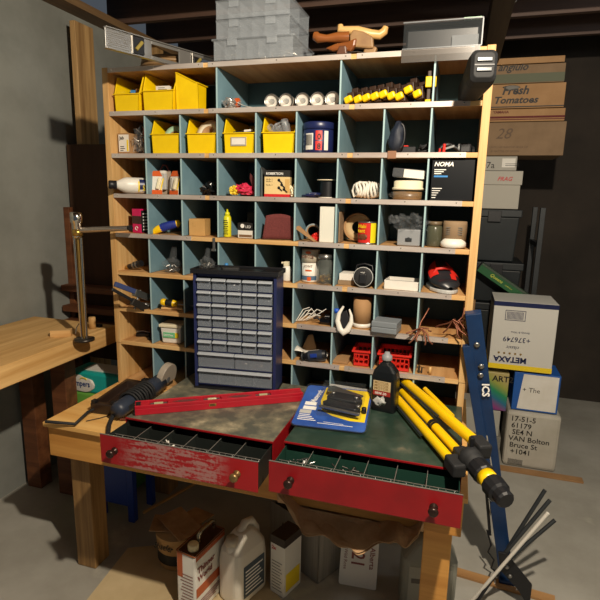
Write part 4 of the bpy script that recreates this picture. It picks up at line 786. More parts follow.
# blister pack
pw = .29; pl = .37
t = thing('tool_blister_pack', 'large blue and yellow blister pack holding a black tool on the drawer boxes', 'blister pack', (.966, -.398, BT+.1165), rot=(R(6), 0, R(4.5))); t.scale = (.88, .82, 1.25)
part('backing_card', G().prism(rrect(0, pw, 0, pl, .02), .0, .002, 'z'), PACKB, t)
part('yellow_panel', G().prism([(.085, pl-.012), (.27, pl-.012), (.282, pl-.03), (.282, .075), (.22, .075), (.15, .10), (.10, .14), (.082, .22)], .0022, .003, 'z'), YCARD, t)
part('white_header', G().prism([(.10, pl-.03), (.27, pl-.03), (.28, pl+.03), (.09, pl+.055)], -.012, -.004, 'z'), LGREY, t)
part('clear_shell', G().prism(rrect(-.004, pw+.004, -.004, pl+.004, .022), -.003, -.0005, 'z').box(.085, .265, .09, .31, .0035, .045), CLEAR, t, .006)
part('shell_rim', G().tube([(x, y, .004) for x, y in rrect(-.004, pw+.004, -.006, pl+.004, .022, 4)], .003, 6, True), CLEAR, t)
part('steel_blade', G().prism([(.1, .315), (.125, .325), (.26, .255), (.25, .225), (.10, .27)], .02, .024, 'z').prism([(.09, .115), (.26, .075), (.262, .09), (.095, .128)], .02, .026, 'z'), STEEL, t, .002)
part('black_handle', G().prism([(.11, .20), (.135, .25), (.25, .225), (.262, .19), (.235, .165), (.12, .18)], .012, .032, 'z').prism([(.10, .15), (.12, .175), (.24, .15), (.262, .12), (.24, .1), (.11, .125)], .01, .03, 'z'), BLACK, t, .005)
g = G()
for (x, y) in ((.135, .22), (.235, .195), (.25, .12)): g.lathe([(0, 0), (.009, 0), (.009, .004), (.006, .006), (0, .006)], 14, T((x, y, .032)))
part('pivot_screw', g, STEEL, t)
part('knob', G().lathe([(0, 0), (.01, 0), (.01, .015), (0, .015)], 12, T((.272, .15, .006))), BLACK, t)
g = G().text('Mastercraft', .034, T((.062, pl-.155, .0025)) @ RZ(82) @ T((-.01, 0, 0)), bold=.02, sx=.75)
g.box(.02, .075, .135, .165, .0022, .0026).box(.02, .07, .175, .205, .0022, .0026)
for i in range(4): g.box(.015, .09-.01*i, .045+i*.014, .05+i*.014, .0022, .0026)
g.box(.12, .2, .05, .052, .0022, .0026, M=RZ(-3)).box(.1, .24, .03, .033, .0022, .0026); part('lettering', g, INKW, t)
part('photo_print', G().box(.012, .06, .10, .13, .0022, .0026), LGREY, t)
# oil bottle
t = thing('oil_bottle', 'black motor oil bottle with a grey cap standing on the right drawer box', 'bottle', (1.252, -.138, BT+.1095), -10); t.scale = (.97, .95, .97)
def ring(hw, hd, z, r): return [(x, y, z) for x, y in rrect(-hw, hw, -hd, hd, min(r, hd*.95), 4)]
secs = [ring(.046, .03, 0, .012), ring(.049, .032, .004, .014), ring(.049, .032, .135, .014), ring(.044, .03, .158, .014), ring(.026, .023, .182, .012), ring(.016, .016, .193, .015), ring(.016, .016, .203, .015)]
vs = sum(secs, []); n_ = len(secs[0]); fs = [tuple(range(n_-1, -1, -1)), tuple(range(len(vs)-n_, len(vs)))]
for j in range(len(secs)-1):
    for i in range(n_): fs.append((j*n_+i, j*n_+(i+1)%n_, (j+1)*n_+(i+1)%n_, (j+1)*n_+i))
part('bottle_body', G().add(vs, fs), mat('bottle_black', '#15181a', .28), t, .002)
part('cap', G().lathe([(0, .2), (.019, .2), (.020, .203), (.019, .219), (.012, .222), (.009, .232), (0, .232)], 18), GREY, t)
part('front_label', G().box(-.04, .034, -.0334, -.0325, .014, .125), mat('label_dark', '#1e1a1a', .4), t, .0003); part('beige_panel', G().box(-.038, .03, -.0342, -.0335, .085, .124), BARLAB, t); part('red_panel', G().box(-.038, .03, -.0342, -.0335, .066, .084), mat('brick_red', '#9d2a22', .5), t)
g = G()
for i in range(3): g.text('MOTOR', .0135, FR(-.034, -.0345, .089+i*.0115), bold=.02, sx=1.15)
part('lettering', g, mat('gold_ink', '#8a6a3a', .5), t); part('lettering', G().text('10W-30', .014, FR(-.032, -.0345, .070), bold=.02), INKW, t)
g = G().blob((-.01, -.0342, .042), (.022, .0008, .016), .5, 3, 2, 16, 8); part('picture', g, LGREY, t)
# tripod
def zp(px, py, z): return at(px, py, 'z', z)
org_ = zp(470, 458, .86); t = thing('tripod', 'folded yellow and black surveying tripod lying across the right drawer box', 'tripod', org_)
def tl(p): return tuple(Vector(p)-org_)
ZTOP = BT+.109
L1 = (zp(402, 379, .868), zp(478, 444, .885)); L2 = (zp(400, 389, .838), zp(461, 455, .838)); L3 = (zp(395, 396, .831), zp(453, 463, .833))
for i, (a, b) in enumerate((L1, L2, L3)):
    r = (.0175, .0155, .0155)[i]; d = b-a
    lg = part('leg', G().cyl(tl(a), tl(b), r, n=20), YTRI, t)
    part('leg_rail', G().cyl(tl(a+Vector((-.017, -.014, -.004))+d*.05), tl(a+Vector((-.017, -.014, -.004))+d*.62), .0045, n=8), DGREY, lg)
    part('foot', G().cyl(tl(a-d*.05), tl(a+d*.06), r*1.12, n=16), BLACK, lg)
    m = a+d*(.55, .62, .72)[i]; u = d.normalized()
    part('lock_ring', G().cyl(tl(m-u*.012), tl(m+u*.004), r*1.14, n=16).cyl(tl(m+u*.008), tl(m+u*.018), r*1.14, n=16), BLACK, lg) if i == 1 else part('bolt', G().lathe([(0, 0), (.007, 0), (.005, .003), (0, .003)], 10, T(tl(b+Vector((0, 0, r))-u*.006))), SCREW, lg)
a = zp(425, 389, .878); b = zp(452, 416, .878); part('brace', G().cyl(tl(a), tl(b), .009, n=12), YTRI, t)
h0 = zp(463, 449, .86); h1 = zp(508, 503, .835); u = (h1-h0).normalized(); Lh = (h1-h0).length; q = u.to_track_quat('Z', 'Y').to_matrix().to_4x4(); Mh = T(tl(h0)) @ q @ SC(.86, .86, 1)
for b, nm in ((L1[1], 0), (L2[1], 1), (L3[1], 2)):
    part('hinge_block', G().box(-.021, .021, -.021, .021, -.02, .045, M=T(tl(b)) @ q), BLACKR, t, .007)
part('head_collar', G().lathe([(0, .03), (.036, .03), (.042, .04), (.042, .06), (.034, .068), (.034, .084), (0, .084)], 24, Mh), BLACKR, t)
pr = []
part('grip', G().lathe([(0, .082), (.034, .084), (.037, .09), (.037, .125), (.033, .13), (0, .13)], 12, Mh, sm=False), BLACK, t); part('yellow_band', G().lathe([(0, .13), (.0305, .13), (.0305, .162), (0, .162)], 24, Mh), YTRI, t)
part('knob', G().lathe([(0, .162), (.035, .162), (.038, .168), (.036, .20), (.029, .206), (.029, .228), (.024, .234), (0, .234)], 12, Mh, sm=False), BLACK, t)
part('thumb_screw', G().box(-.008, .008, .035, .075, .03, .045, M=Mh).box(.036, .07, -.004, .004, .045, .053, M=Mh), BLACK, t, .003)
g = G()
for zz in (.105, .186): g.prism([(-.006, 0), (0, .012), (.006, 0), (0, .004)], .0375, .039, 'y', M=Mh @ T((0, 0, zz)) @ RZ(150))
part('arrow_marks', g, INKW, t)
# grinder
a = zp(117, 411, .745); b = zp(160, 382, .762)
t = thing('angle_grinder', 'dark blue grey angle grinder wrapped in its black cord left of the drawer box', 'grinder', a, rot=(b-a).to_track_quat('X', 'Z').to_euler()); L = (b-a).length
part('grinder_body', G().lathe([(0, -.01), (.026, -.008), (.034, .01), (.034, .1), (.030, .16), (.031, L*.72), (.036, L*.78), (.036, L), (0, L)], 24, RY(90)), mat('grinder_blue', '#2b3342', .45), t)
part('gear_head', G().blob((L+.02, 0, .004), (.035, .034, .03), .05, 2, 1), mat('gear_grey', '#6e7073', .35, .5), t)
part('wheel_guard', G().prism([(.062*math.cos(i*math.pi/12), .062*math.sin(i*math.pi/12)) for i in range(-2, 15)], -.0, .03, 'y', M=T((L+.03, -.03, .015)) @ RX(12)), mat('guard_beige', '#a49a8c', .4), t, .003)
part('side_badge', G().box(.03, .09, -.0352, -.033, -.008, .014), DGREY, t, .002)
g = G()
pts = []
for i in range(120):
    th = i*.42; pts.append((.075+.0011*i, .043*math.cos(th)*(1+.05*math.sin(i)), .043*math.sin(th)))
part('wrapped_cord', G().tube([(x, y, max(z, -.035)) for x, y, z in pts], .0052, 7), BLACKR, t)
hs = [zp(60, 455, .715), zp(75, 424, .716), zp(88, 412, .717), zp(100, 406, .719), zp(112, 405, .724), zp(120, 410, .74)]
iv = (T(a) @ t.rotation_euler.to_matrix().to_4x4()).inverted(); part('power_cord', G().tube([iv @ Vector(p) for p in [hs[1]+Vector((-.12, -.02, -.0))]+hs[1:5]+[a+Vector((0, .0, 0))]], .0062, 10), BLACKR, t)
hs = [(at(108, 434, 'y', -.486)), zp(109, 425, .716), zp(113, 415, .722), zp(120, 409, .735)]
t = single('air_hose', G().tube(hs, .0085, 10), BLACKR, 'short black hose end hanging over the bench edge beside the drawer box', 'hose')
single('thin_wire', G().tube([zp(86, 421, .704), zp(100, 418, .704), zp(113, 414, .704)], .0016, 5), BLACK, 'thin black wire lying on the bench top', 'wire')
# brown tray frame
Q = [zp(90, 403, .745), zp(115, 406, .745), zp(150, 381, .75), zp(127, 377, .75)]; c0 = sum(Q, Vector())/4
t = thing('plastic_tray', 'dark brown moulded plastic tray leaning on the bench beside the grinder', 'tray', (c0.x, c0.y, BT+.001))
lo = [(p.x-c0.x, p.y-c0.y) for p in Q]; li = [(x*.72, y*.82) for x, y in lo]
BRP = mat('brown_plastic', '#33261f', .3, c2='#2a1e18', scale=8)
g = G(); vs = [(x, y, 0) for x, y in lo]+[(x, y, .044) for x, y in lo]+[(x, y, .044) for x, y in li]+[(x*.9, y*.9, .012) for x, y in li]
g.add(vs, [(3, 2, 1, 0)]+[(i, (i+1)%4, (i+1)%4+4, i+4) for i in range(4)]+[(i+4, (i+1)%4+4, (i+1)%4+8, i+8) for i in range(4)]+[(i+8, (i+1)%4+8, (i+1)%4+12, i+12) for i in range(4)]+[(12, 13, 14, 15)])
part('tray_body', g, BRP, t, .004); part('clip', G().box(-.01, .01, -.012, .012, .044, .056, M=T((lo[0][0]*.9+.01, lo[0][1]*.92, 0))), BLACK, t, .002); part('clip', G().box(-.012, .012, -.012, .012, .044, .058, M=T((lo[1][0]*.86, lo[1][1]*.9, 0))), BLACK, t, .002); part('clip', G().box(-.02, .02, -.015, .015, .044, .064, M=T((lo[2][0]*.8, lo[2][1]*.9, 0))), BLACK, t, .005)
single('copper_bit', G().cyl((0, 0, .006), (.03, .012, .006), .005, n=10), COPW, 'short copper fitting lying at the left corner of the scuffed drawer box', 'fitting', tuple(zp(122, 421, BT+.002)-Vector((.008, 0, 0))))
# ------------------------------------------------------------------ left: second bench, drill stand, rack, diaper carton
p = at(113, 324, 'z', .92)
t = thing('pine_bench', 'thick pine woodworking bench top along the left wall', 'workbench', (-.42, -.3, 0))
part('bench_top', G().box(-.28, .24, -.9, .5, .83, .92), PINE_Y, t, .004)
for y in (-.8, .34): part('leg', G().box(-.05, .04, y, y+.08, .001, .829), DARKWOOD, t, .003); part('leg', G().box(-.26, -.17, y, y+.08, .001, .829), DARKWOOD, t, .003)
p = at(92.5, 328, 'z', .922)
single('bench_dog', G().lathe([(0, 0), (.017, 0), (.017, .055), (.015, .058), (0, .058)], 18), PINE_Z, 'round pine peg standing in the left bench top', 'peg', (p.x, p.y, .9205))
p = at(98, 327, 'z', .92); single('black_stop', G().box(-.02, .02, -.012, .012, 0, .014), BLACK, 'small black block on the corner of the left pine bench', 'block', (p.x, p.y-.0, .9205), bevel=.002)
p = at(80, 333, 'z', .92); single('wire_hoop', G().tube([(0, -.03, 0), (0, -.02, .03), (0, .0, .045), (0, .02, .03), (0, .03, 0)], .003, 6), CHROME, 'thin bent wire hoop on the left pine bench', 'wire', (p.x, p.y, .9225)); 
single('pine_offcut', G().box(-.05, .04, -.02, .02, 0, .03), PINE_X, 'small pine offcut lying beside the wire hoop', 'offcut', (p.x-.04, p.y-.07, .9205), 30)
cp = at(84, 320, 'y', -.09); cy = -.09; cxx = cp.x-.005
t = thing('drill_stand', 'chrome drill stand column with spoked handle at the left edge', 'drill stand', (cxx, cy, .9205))
zt = at(84, 213, 'y', cy).z-.9205
part('quill', G().lathe([(0, zt-.11), (.02, zt-.11), (.022, zt-.1), (.022, zt-.045), (.027, zt-.04), (.027, zt), (.02, zt+.003), (0, zt+.003)], 24), CHROME, t)
part('brass_sleeve', G().lathe([(.0225, zt-.10), (.0235, zt-.10), (.0235, zt-.072), (.0225, zt-.072)], 20, caps=False), GOLD, t)
for i, dx in enumerate((-.014, 0, .014)): part('column', G().cyl((dx, .0, .012), (dx*1.0+.004*(i-1), 0, zt-.108), .0062, n=12), CHROME if i != 1 else GOLD, t)
part('base_plate', G().lathe([(0, 0), (.045, 0), (.045, .01), (0, .012)], 24), DKSTEEL, t)
hb = at(89, 231, 'y', cy)-Vector((cxx, cy, .9205)); he = at(129, 228, 'y', -.05)-Vector((cxx, cy, .9205))
part('handle_rod', G().cyl(tuple(Vector((0, 0, hb.z))), tuple(he), .0135, .011, 12), mat('smoky_chrome', '#b5a99d', .2, .85), t)
part('handle_tip', G().cyl(tuple(he), tuple(he+Vector((.012, -.004, .001))), .012, n=12), BLACK, t)
rk = thing('wall_rack', 'brown wooden rack with three rails behind the left pine bench', 'rack', (-.5, .44, 0))
for z in (1.045, .925, .84): part('rail', G().box(-.2, .22, -.03, .05, z-.02, z+.014), DARKWOOD, rk, .002)
for x in (-.2, .2): part('upright', G().box(x-.018, x+.018, .051, .09, .0015, 1.5), DARKWOOD, rk, .002)
part('back_board', G().box(-.2, .42, .0905, .10, .6, 1.85), mat('rack_board', '#4a2f1c', .8, c2='#38230f', scale=5, stretch=(2, 2, .2)), rk)
part('leg', G().box(.36, .42, .0505, .09, .0015, 1.85), DARKWOOD, rk, .002)
p = at(115, 235, 'y', .6)
# diaper carton
t = thing('diaper_carton', 'teal diaper package with white logo standing between the two benches', 'package', (-.29, .16, .001)); lx_ = at(84, 388, 'y', .155).x+.29
part('lower_pack', G().box(-.17, .19, 0, .16, 0, .54), GRASS, t, .012); part('upper_pack', G().box(-.17, .19, -.0, .16, .541, .655), TEALC, t, .012); part('top_flap', G().box(-.1, .16, .03, .13, .6555, .662), WHITE, t)
part('white_logo', G().blob((lx_-.02, -.002, .59), (.085, .003, .042), .12, 1.5, 2, 20, 10), WPLAS, t)
part('lettering', G().text('Pampers', .045, FR(lx_-.085, -.007, .578), bold=.02, sx=.8), INKB, t); part('moon', G().tube([(lx_-.0+.02*math.cos(i*.35), -.006, .615+.01*math.sin(i*.35)) for i in range(10)], .003, 6), YCARD, t)
# ------------------------------------------------------------------ under the bench
PB = Vector((.395, -.20, .001))
t = thing('paper_sack', 'brown paper covered pail with a black label under the bench', 'pail', PB)
part('pail_body', G().lathe([(0, 0), (.082, 0), (.086, .004), (.098, .15), (.1, .155), (0, .15)], 32), mat('tan_paper', '#c39a66', .75, c2='#b08650', scale=7, bump=.2), t)
part('black_label', curved(.0925, -75, 60, .03, .078, 20), INK, t); part('lettering', G().text('Shaefer', .04, T((0, 0, .105)) @ RZ(-5) @ T((-.06, -.0985, 0)) @ RX(90) @ RX(-4), bold=.02, sx=.8, shear=.3), INK, t)
for i, (a0, dx, dy, rr) in enumerate(((20, -.03, 0, 12), (75, .05, .04, 10), (-30, .02, -.02, 14))): part('paper_flap', G().box(-.095, .095, -.055, .06, 0, .003, M=T((dx*.8, dy*.8, .162+.011*i)) @ RZ(a0) @ RX((rr-12)) @ RY(4)), KRAFT, t)
cs = [at(px, py, 'z', 0) for px, py in ((74, 616), (128, 548), (235, 538), (300, 625))]; c0 = sum(cs, Vector())/4
single('cardboard_sheet', G().prism([(p.x-c0.x, p.y-c0.y) for p in cs], .0002, .0008, 'z'), mat('floor_card', '#cfba92', .8, c2='#b8a27a', scale=3, bump=.2), 'tan cardboard sheet lying flat on the floor in front of the bench', 'cardboard', (c0.x, c0.y, 0))
# thinner can
n0 = at(195, 557, 'z', .27); n1 = at(176, 549, 'z', .27); n2 = at(225, 528, 'z', .27)
e2 = (n2-n0); ang = math.degrees(math.atan2(e2.y, e2.x)); LW = e2.length; LN = (n1-n0).length
t = thing('solvent_can', 'white and orange rectangular metal can with handle under the bench', 'can', (n0.x, n0.y, .001), ang)
hz = .262
part('can_body', G().box(0, LW, 0, LN, 0, hz), WPLAS, t, .008); part('can_top', G().box(.006, LW-.006, .006, LN-.006, hz+.0002, hz+.004), mat('can_bronze', '#5a3c28', .35, .6), t, .002)
part('top_rim', G().tube([(x, y, hz+.002) for x, y in rrect(.0, LW, .0, LN, .008, 3)], .003, 6, True), mat('rust_rim', '#9a5a35', .4, .3), t)
part('cap', G().lathe([(0, hz+.004), (.02, hz+.004), (.021, hz+.008), (.021, hz+.026), (.018, hz+.03), (0, hz+.03)], 20, T((.034, LN*.38, 0))), mat('cap_cream', '#e2d0a0', .5), t)
part('handle', G().tube([(LW*.42, LN*.5, hz+.004), (LW*.42, LN*.5, hz+.03), (LW*.5, LN*.5, hz+.04), (LW*.86, LN*.5, hz+.04), (LW*.94, LN*.5, hz+.03), (LW*.94, LN*.5, hz+.004)], .008, 8, M=SC(1, 1, 1)), mat('tin_handle', '#b5a88e', .25, .85), t)
part('orange_band', G().box(.004, LW-.004, -.0012, -.0004, .085, .125).box(-.0012, -.0004, .06, LN-.006, .16, .2605).box(.005, LW-.005, -.0012, -.0004, hz-.02, hz-.004), mat('burnt_orange', '#b55a30', .5), t)
g = G().text('Thinner', .035, FR(.012, -.0016, .185), bold=.03, sx=.95).text('World', .035, FR(.012, -.0016, .150), bold=.03, sx=.95)
for i in range(5): g.box(.02, LW-.03-.01*i, -.0016, -.0012, .06-.008*i, .063-.008*i)
for i in range(12): g.box(-.0016, -.0012, .012, LN-.02-.004*(i%3), .02+i*.014, .0225+i*.014)
part('lettering', g, mat('rust_ink', '#7b2b20', .5), t)
# jug
jp = at(236, 575, 'y', -.31)
t = thing('plastic_jug', 'white plastic jug with beige cap beside the orange and white can', 'jug', (jp.x+.020, -.285, .001), -20)
secs = [ring(.055, .085, 0, .03), ring(.06, .09, .01, .03), ring(.06, .09, .17, .03), ring(.055, .085, .22, .03), ring(.04, .06, .262, .03), ring(.028, .035, .285, .025)]
vs = sum(secs, []); n_ = len(secs[0]); fs = [tuple(range(n_-1, -1, -1)), tuple(range(len(vs)-n_, len(vs)))]
for j in range(len(secs)-1):
    for i in range(n_): fs.append((j*n_+i, j*n_+(i+1)%n_, (j+1)*n_+(i+1)%n_, (j+1)*n_+i))
part('jug_body', G().add(vs, fs, sm=False), mat('jug_white', '#ded6c6', .4), t, .006)
part('spout', G().lathe([(0, .2), (.026, .2), (.024, .262), (0, .262)], 20, T((0, -.06, 0))), MC['jug_white'], t); part('cap', G().lathe([(0, .25), (.024, .25), (.025, .254), (.024, .278), (0, .28)], 20, T((0, -.062, 0))), mat('cap_beige', '#c0b39c', .5), t)
part('handle', G().tube([(0, -.02, .27), (0, .01, .305), (0, .045, .298), (0, .075, .25), (0, .08, .2)], .016, 12), MC['jug_white'], t); part('side_label', G().box(.0605, .0615, -.06, .06, .03, .17), mat('label_slate', '#44505a', .5), t)
g = G()
for i in range(7): g.box(.0616, .062, -.05, .05-.01*(i%3), .045+i*.016, .051+i*.016)
part('lettering', g, INKW, t)
# narrow box
bp = at(256, 575, 'y', -.28)
bp.x += .03
t = thing('spray_box', 'tall narrow white and black printed carton beside the white jug', 'box', (bp.x+.055, -.262, .001), -20)
part('carton', G().box(-.036, .036, 0, .11, 0, .26), WPLAS, t, .001); part('top_print', G().box(-.0362, .0362, -.0004, .1102, .225, .2604), mat('box_brown', '#3a2f28', .5), t)
g = G().text('2x', .022, FR(-.03, -.001, .20), bold=.03); part('lettering', g, INKR, t)
g = G()
for i in range(10): g.box(-.028, .024-.005*(i%3), -.001, -.0003, .02+i*.014, .023+i*.014)
part('lettering', g, INKG, t); part('yellow_side', G().box(.0364, .0372, .01, .1, .02, .1), YCARD, t)
# big dark carton
t = thing('open_carton', 'dark topped open carton with pale grey sides under the middle of the bench', 'box', (.93, .04, .001), -28)
g = G().box(-.13, .17, -.13, -.127, 0, .245).box(-.13, .17, .127, .13, 0, .245).box(-.13, -.127, -.13, .13, 0, .245).box(.167, .17, -.13, .13, 0, .245).box(-.13, .17, -.13, .13, 0, .003)
part('carton', g, mat('grey_carton', '#9b958a', .7, c2='#8b857a', scale=30, stretch=(3, 3, .1)), t); part('dark_fill', G().box(-.12, .16, -.12, .12, .16, .235), BLACK, t, .01); part('arrow_mark', G().prism([(-.06, .14), (-.045, .18), (-.03, .14)], -.1315, -.1302, 'y'), INK, t)
t = part('black_tool', G().cyl((-.04, 0, .25), (.08, .02, .25), .014).lathe([(0, 0), (.02, 0), (.02, .02), (0, .02)], 14, T((.05, 0, .24))), DKSTEEL, t)
# hanging paper bag
BGP = [at(px, py, 'y', yy) for px, py, yy in ((277, 493, -.465), (288, 512, -.50), (305, 531, -.53), (325, 543, -.545), (347, 550, -.55), (368, 549, -.55), (390, 547, -.545), (408, 545, -.53), (417, 537, -.50), (424, 522, -.465))]
BO = Vector((1.175, -.455, BT-.151))
def bagf(u, v):
    k = u*(len(BGP)-1); i = min(int(k), len(BGP)-2); rim = BGP[i].lerp(BGP[i+1], k-i)-BO; top = Vector((BGP[0].x+(BGP[-1].x-BGP[0].x)*u-BO.x, -.002, 0))
    p = top.lerp(rim, v); w = math.sin(math.pi*v)*math.sin(math.pi*u)
    n_ = noise.noise(Vector((u*9, v*2.4, 3)))*.075*math.sin(math.pi*u)*min(1, v*3)
    return (p.x+.3*n_, min(-.002, p.y+.02*w+n_*.8), p.z-.012*w*0+n_*.5)
t = thing('paper_bag', 'crumpled brown paper bag hanging under the bench below the right drawer box', 'bag', BO)
part('bag_mouth', G().sheet(56, 20, bagf, sm=False), KRAFT, t, solid=.0015)
part('bag_bottom', G().sheet(56, 8, lambda u, v: (bagf(u, 1)[0], bagf(u, 1)[1]+.16*v*math.sin(math.pi*u)**.5, bagf(u, 1)[2]+.03*v+.008*math.sin(20*u+3*v)), sm=False), KRAFT, t, solid=.0015)
# number plate
t = thing('number_plate', 'white number plate standing on its short side under the bench', 'plate', (1.18, -.12, .002), rot=(R(-14), 0, R(4)))
part('plate', G().prism(rrect(-.078, .078, 0, .30, .008), 0, .002, 'y'), WPLAS, t)
g = G().text('15-21', .078, T((-.03, -.001, .225)) @ RX(90) @ RZ(-90), bold=.015, sx=.8).text('Alberta', .03, T((.045, -.001, .17)) @ RX(90) @ RZ(-90), bold=.01).text('Wild Rose', .02, T((-.062, -.001, .15)) @ RX(90) @ RZ(-90))
part('lettering', g, mat('plate_ink', '#8a4a42', .6), t)
# jug behind right leg
t = thing('wiper_fluid_jug', 'large translucent grey jug with printed label behind the right bench leg', 'jug', (1.455, -.10, .001), 10)
secs = [ring(.10, .065, 0, .03), ring(.105, .07, .01, .03), ring(.105, .07, .22, .03), ring(.06, .05, .28, .03), ring(.02, .02, .3, .018), ring(.02, .02, .33, .018)]
vs = sum(secs, []); n_ = len(secs[0]); fs = [tuple(range(n_-1, -1, -1)), tuple(range(len(vs)-n_, len(vs)))]
for j in range(len(secs)-1):
    for i in range(n_): fs.append((j*n_+i, j*n_+(i+1)%n_, (j+1)*n_+(i+1)%n_, (j+1)*n_+i))
part('jug_body', G().add(vs, fs), mat('jug_grey', '#8b8b80', .4), t, .004); part('cap', G().lathe([(0, .33), (.024, .33), (.024, .35), (0, .35)], 16), BLUE, t)
part('label', G().box(-.08, .08, -.0715, -.0705, .04, .2), mat('label_grey', '#a3a296', .6), t)
g = G().box(-.07, -.02, -.0725, -.0716, .13, .15)
for i in range(7): g.box(-.01, .06-.01*(i%2), -.0725, -.0716, .06+.016*i, .064+.016*i)
part('lettering', g, INKG, t)
# things deep under the bench
p = at(124, 500, 'y', .0)
t = thing('step_stool', 'dark blue plastic stool far back under the bench at the left', 'stool', (p.x, -.06, .001)); part('seat', G().box(-.12, .1, 0, .2, .34, .37), BLUE, t, .008); 
for x in (-.115, .06):
    for y in (.005, .16): part('leg', G().box(x, x+.035, y, y+.035, 0, .3395), BLUE, t, .004)
part('side_panel', G().box(-.08, .06, .01, .03, .08, .3395), BLUE, t, .004)
t = thing('red_toolbox', 'dull red metal toolbox on the blue stool under the bench', 'toolbox', (p.x-.0, -.045, .3725)); part('box_body', G().box(-.1, .1, 0, .16, 0, .12), mat('dull_red', '#7d1c20', .5), t, .006); part('handle', G().tube([(-.04, .08, .12), (-.04, .08, .15), (.04, .08, .15), (.04, .08, .12)], .006, 8), BLACK, t)
t = thing('beige_carton', 'tall beige carton standing behind the blue stool under the bench', 'box', (p.x+.17, .78, .001)); part('carton', G().box(-.06, .06, 0, .12, 0, .42), CARDD, t, .002)
p = at(160, 515, 'z', .0); single('wood_batten', G().box(-.19, .19, -.006, .006, 0, .01), PINE_X, 'thin pale batten lying on the floor under the bench', 'batten', (p.x-.02, p.y+.16, .001), 70)
# ------------------------------------------------------------------ right side: cartons, totes, blue stand
YP = 1.16
def stackbox(name, label, px0, px1, pyt, pyb, y, m, dep=.3, xe=None, cat='box', z0=None, rz=0, grp=None, bev=.003):
    a = at(px0, pyb, 'y', y); b = at(px1, pyt, 'y', y); zc = at((px0+min(px1, 525))/2, pyb, 'y', y).z if z0 is None else z0; zt = at((px0+min(px1, 525))/2, pyt, 'y', y).z
    x0 = a.x; x1 = xe if xe else at(px1, (pyt+pyb)/2, 'y', y).x; c = (x0+x1)/2
    t = thing(name, label, cat, (c, y, zc), rz, grp); hw = (x1-x0)/2; h = zt-zc
    part('carton', G().box(-hw, hw, 0, dep, 0, h-.002), m, t, bev); return t, hw, h, x0-c, zt
# floor pile in front
KS = mat('white_sack', '#bdb8ac', .7, c2='#aca698', scale=5, bump=.2)
t, hw, h, lx, z1 = stackbox('mortar_sack', 'white packet with handwritten notes at the bottom right of the pile', 502, 560, 411, 464, YP, KS, .25, z0=.002, bev=.02)
g = G()
for i, s in enumerate(('17-51-5', '61179', 'SE4 N', 'VAN Bolton', 'Bruce St', '+1041')): g.text(s, .045, FR(-hw+.02+.008*(i % 3), -.002, h-.06-i*.042), bold=.01)
for i in range(14): g.box(-hw+.03+i*.006, -hw+.033+i*.006, -.002, -.0006, .015, .05)
part('lettering', g, INK, t)
t, hw, h, lx, z2 = stackbox('white_printer_box', 'low white carton behind the blue stand at the bottom of the pile', 452, 500, 408, 430, YP+.03, mat('dull_white', '#a9a79d', .7), .25, z0=.17)
part('lettering', G().text('||I||II', .04, FR(.02, -.002, .05), bold=.04), INK, t)
t2, hw2, h2, lx2, z22 = stackbox('under_carton', 'grey carton beneath the low white carton on the floor', 452, 500, 433, 460, YP+.02, mat('grey_card', '#7d7a70', .8), .25, z0=.002)  # one even grey over the whole carton
t2.location.z = .002
for ch in t2.children: bpy.data.objects.remove(ch)
part('carton', G().box(-hw2, hw2, 0, .25, 0, .166), MC['grey_card'], t2, .003)
def rainbow():
    m = bpy.data.materials.new('rainbow_print'); m.use_nodes = True; n = m.node_tree.nodes; l = m.node_tree.links; b = n['Principled BSDF']; b.inputs['Roughness'].default_value = .4
    tc = n.new('ShaderNodeTexCoord'); s = n.new('ShaderNodeSeparateXYZ'); l.new(tc.outputs['Object'], s.inputs[0]); a = n.new('ShaderNodeMath'); a.operation = 'MULTIPLY_ADD'; l.new(s.outputs[0], a.inputs[0]); a.inputs[1].default_value = .6; l.new(s.outputs[2], a.inputs[2])
    mr = n.new('ShaderNodeMapRange'); mr.inputs[1].default_value = -.03; mr.inputs[2].default_value = .22; l.new(a.outputs[0], mr.inputs[0]); r = n.new('ShaderNodeValToRGB'); l.new(mr.outputs[0], r.inputs[0]); l.new(r.outputs[0], b.inputs[0])
    for i, c in enumerate(('#3a2a6a', '#7a2f8a', '#2a7a8a', '#2a8a4a', '#8a9a3a', '#b09a60')):
        e = r.color_ramp.elements[i] if i < 2 else r.color_ramp.elements.new(.5); e.position = i/5.01; e.color = lin(c)
    es = sorted(zip((0, .2, .4, .6, .8, 1), ('#4a2f7a', '#8a3f7a', '#2a6a8a', '#2a8a5a', '#9aa04a', '#b5a56a')))
    for e, (p_, c) in zip(r.color_ramp.elements, es): e.position = p_; e.color = lin(c)
    return m
t, hw, h, lx, z3 = stackbox('puzzle_box', 'rainbow printed box in the pile below the white and yellow carton', 484, 508, 371, 409, YP+.03, rainbow(), .2)
t.location.z = z2+.003
part('lettering', G().text('ART2', .05, FR(-hw+.03, -.002, h-.055), bold=.02), INK, t)
t, hw, h, lx, z4 = stackbox('blue_white_box', 'blue and white box at the right end of the pile above the sack', 511, 560, 371, 409, YP+.02, mat('box_blue', '#1f58a8', .5), .22)
t.location.z = z1+.004
part('white_panel', G().prism([(-hw+.03, .01), (hw-.01, .01), (hw-.01, h-.01), (-hw+.05, h-.01)], -.0015, -.0004, 'y'), WHITE, t); part('lettering', G().text('+ The', .04, FR(-hw+.05, -.002, h*.5)), INK, t)
